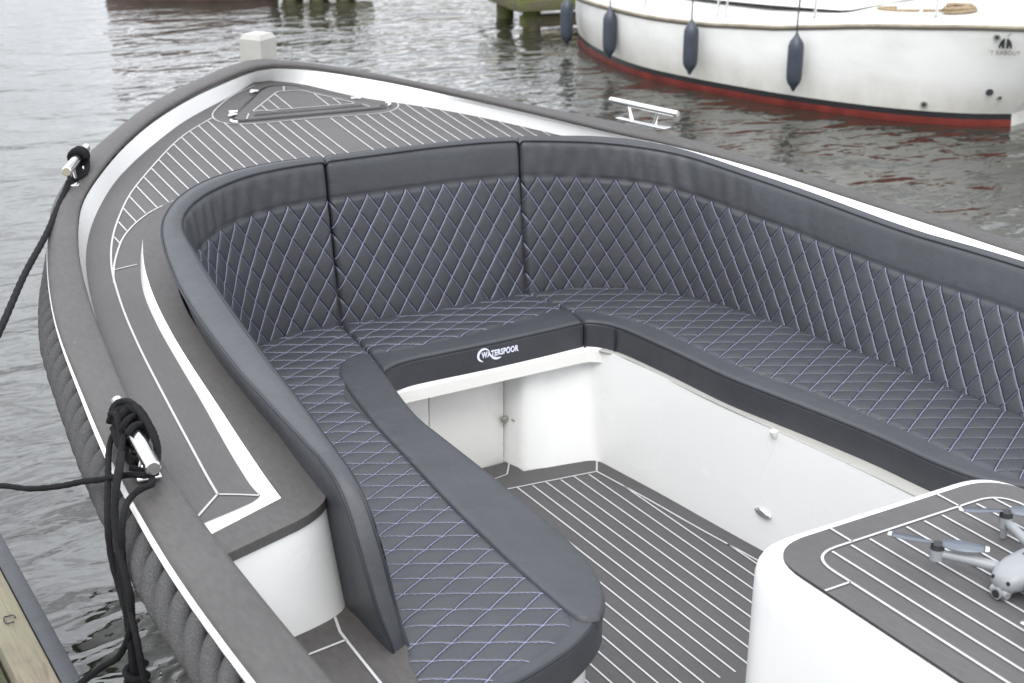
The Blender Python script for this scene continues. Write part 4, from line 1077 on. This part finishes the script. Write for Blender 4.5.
mb = MB(); c = A0+dd*Lb*.5+nn2*.4; mb.box((c[0], c[1], .32), (.8, .4, .18), math.atan2(dd[1], dd[0]), bev=.03); mb.build('cabin', M['hullold'], fb)

# ================================================================== QUAY AND BOATHOUSE beyond the yacht (unseen, added to darken the water reflection)
M['stain'] = timber('stained_boarding', (.03, .026, .02), (.075, .065, .05), stretch=(3, 3, 1))
M['tiles'] = simple('dull_roof_tiles', (.07, .055, .048), .8, var=.3, scale=9)
QA = np.array([16.5, 28.5]); QB = np.array([25.5, 13.0]); qd_ = (QB-QA)/np.linalg.norm(QB-QA); qn = np.array([-qd_[1], qd_[0]]); qL = float(np.linalg.norm(QB-QA)); qa = math.atan2(qd_[1], qd_[0])
def qbox(name, a, b2, c, d, e, f, mat, par=None, bev=.01):
    mb = MB(); cc = QA+qd_*(a+b2)/2+qn*(c+d)/2; mb.box((cc[0], cc[1], (e+f)/2), (abs(b2-a), abs(d-c), f-e), qa, bev=bev); return mb.build(name, mat, par)
added_quay = qbox('added_quay', -12, qL+14, -.6, 16, -1, .9, M['rail']); tag(added_quay, kind='structure')
bh = empty('added_boathouse', 'unseen dark boarded building with tiled roof, added beyond the yacht to darken the water reflection', 'added_boathouse')
qbox('wall', 0, qL, 1.2, 9.2, .9, 5.2, M['stain'], bh, .02)
mb = MB(); secs = []
for t in (-.6, qL+.6):
    secs.append([(*(QA+qd_*t+qn*y), z) for y, z in ((.6, 4.9), (.6, 5.06), (5.2, 8.2), (9.8, 5.06), (9.8, 4.9), (5.2, 8.0))])
mb.loft(secs, closed=True, capends=True); mb.build('roof', M['tiles'], bh, smooth=False)
for k in range(4):
    a0 = 1.2+k*4.3; dr_ = qbox('door', a0, a0+2.2, 1.14, 1.19, .92, 3.5, M['raildark'], bh); wf = qbox('window', a0+2.8, a0+3.7, 1.13, 1.19, 2.0, 3.2, M['gel'], bh); qbox('pane', a0+2.87, a0+3.63, 1.10, 1.128, 2.08, 3.12, M['black'], wf)

# ================================================================== WATER
mb = MB(); mb.add([(-300, -300, 0), (300, -300, 0), (300, 300, 0), (-300, 300, 0)], [(0, 1, 2, 3)])
wt = mb.build('water', M['water'], smooth=False); tag(wt, kind='structure')

# ================================================================== LIGHT
world = bpy.data.worlds.new('World'); S.world = world; world.use_nodes = True
nt = world.node_tree; bg = nt.nodes['Background']
EL, AZ = math.radians(52), math.radians(215)
sky = nt.nodes.new('ShaderNodeTexSky'); sky.sky_type = 'NISHITA'; sky.sun_disc = False
sky.sun_elevation = EL; sky.sun_rotation = AZ; sky.air_density = 1.2; sky.dust_density = 4; sky.ozone_density = 1.5
hs = nt.nodes.new('ShaderNodeHueSaturation'); hs.inputs['Saturation'].default_value = .22; nt.links.new(sky.outputs[0], hs.inputs['Color'])
# overcast veil: soft cloud brightness, brighter towards the zenith
tc = nt.nodes.new('ShaderNodeTexCoord'); mp = nt.nodes.new('ShaderNodeMapping'); mp.inputs['Scale'].default_value = (1, 1, 2.2)
nt.links.new(tc.outputs['Generated'], mp.inputs[0])
nz = nt.nodes.new('ShaderNodeTexNoise'); nz.inputs['Scale'].default_value = 2.2; nz.inputs['Detail'].default_value = 6; nt.links.new(mp.outputs[0], nz.inputs['Vector'])
sp = nt.nodes.new('ShaderNodeSeparateXYZ'); nt.links.new(tc.outputs['Generated'], sp.inputs[0])
grad = mth(nt, 'ADD', 8.5, mth(nt, 'MULTIPLY', mth(nt, 'MAXIMUM', sp.outputs[2], 0.0), 6.5))
cl = mth(nt, 'MULTIPLY', grad, mth(nt, 'MAXIMUM', mth(nt, 'SUBTRACT', mth(nt, 'MULTIPLY', nz.outputs['Fac'], 4.4), 1.05), .40))
cb2 = nt.nodes.new('ShaderNodeCombineXYZ')
for i, k in enumerate((.955, .985, 1.045)): nt.links.new(mth(nt, 'MULTIPLY', cl, k), cb2.inputs[i])
mx = nt.nodes.new('ShaderNodeMix'); mx.data_type = 'RGBA'; mx.inputs[0].default_value = .75
nt.links.new(hs.outputs[0], mx.inputs[6]); nt.links.new(cb2.outputs[0], mx.inputs[7]); nt.links.new(mx.outputs[2], bg.inputs[0])
bg.inputs[1].default_value = .12
sl = bpy.data.lights.new('sun', 'SUN'); sl.energy = .9; sl.angle = math.radians(25); sl.color = (1, .97, .92)
so = bpy.data.objects.new('sun', sl); COL.objects.link(so)
sd = Vector((math.sin(AZ)*math.cos(EL), math.cos(AZ)*math.cos(EL), math.sin(EL)))
so.rotation_euler = sd.to_track_quat('Z', 'Y').to_euler()

# ================================================================== CAMERA
cd = bpy.data.cameras.new('camera'); co_ = bpy.data.objects.new('camera', cd); COL.objects.link(co_)
co_.location = (-2.12, 0, 2.26); co_.rotation_euler = (math.radians(90-21.22), 0, math.radians(-30.51))
cd.sensor_width = 36; cd.lens = 1483.4/1024*36; cd.clip_end = 2000; cd.clip_start = .05
cd.dof.use_dof = True; cd.dof.focus_distance = 3.7; cd.dof.aperture_fstop = 5.8
S.camera = co_
S.view_settings.view_transform = 'Standard'; S.view_settings.look = 'None'; S.view_settings.exposure = .66; S.view_settings.gamma = 1
S.render.resolution_x = 1024; S.render.resolution_y = 683
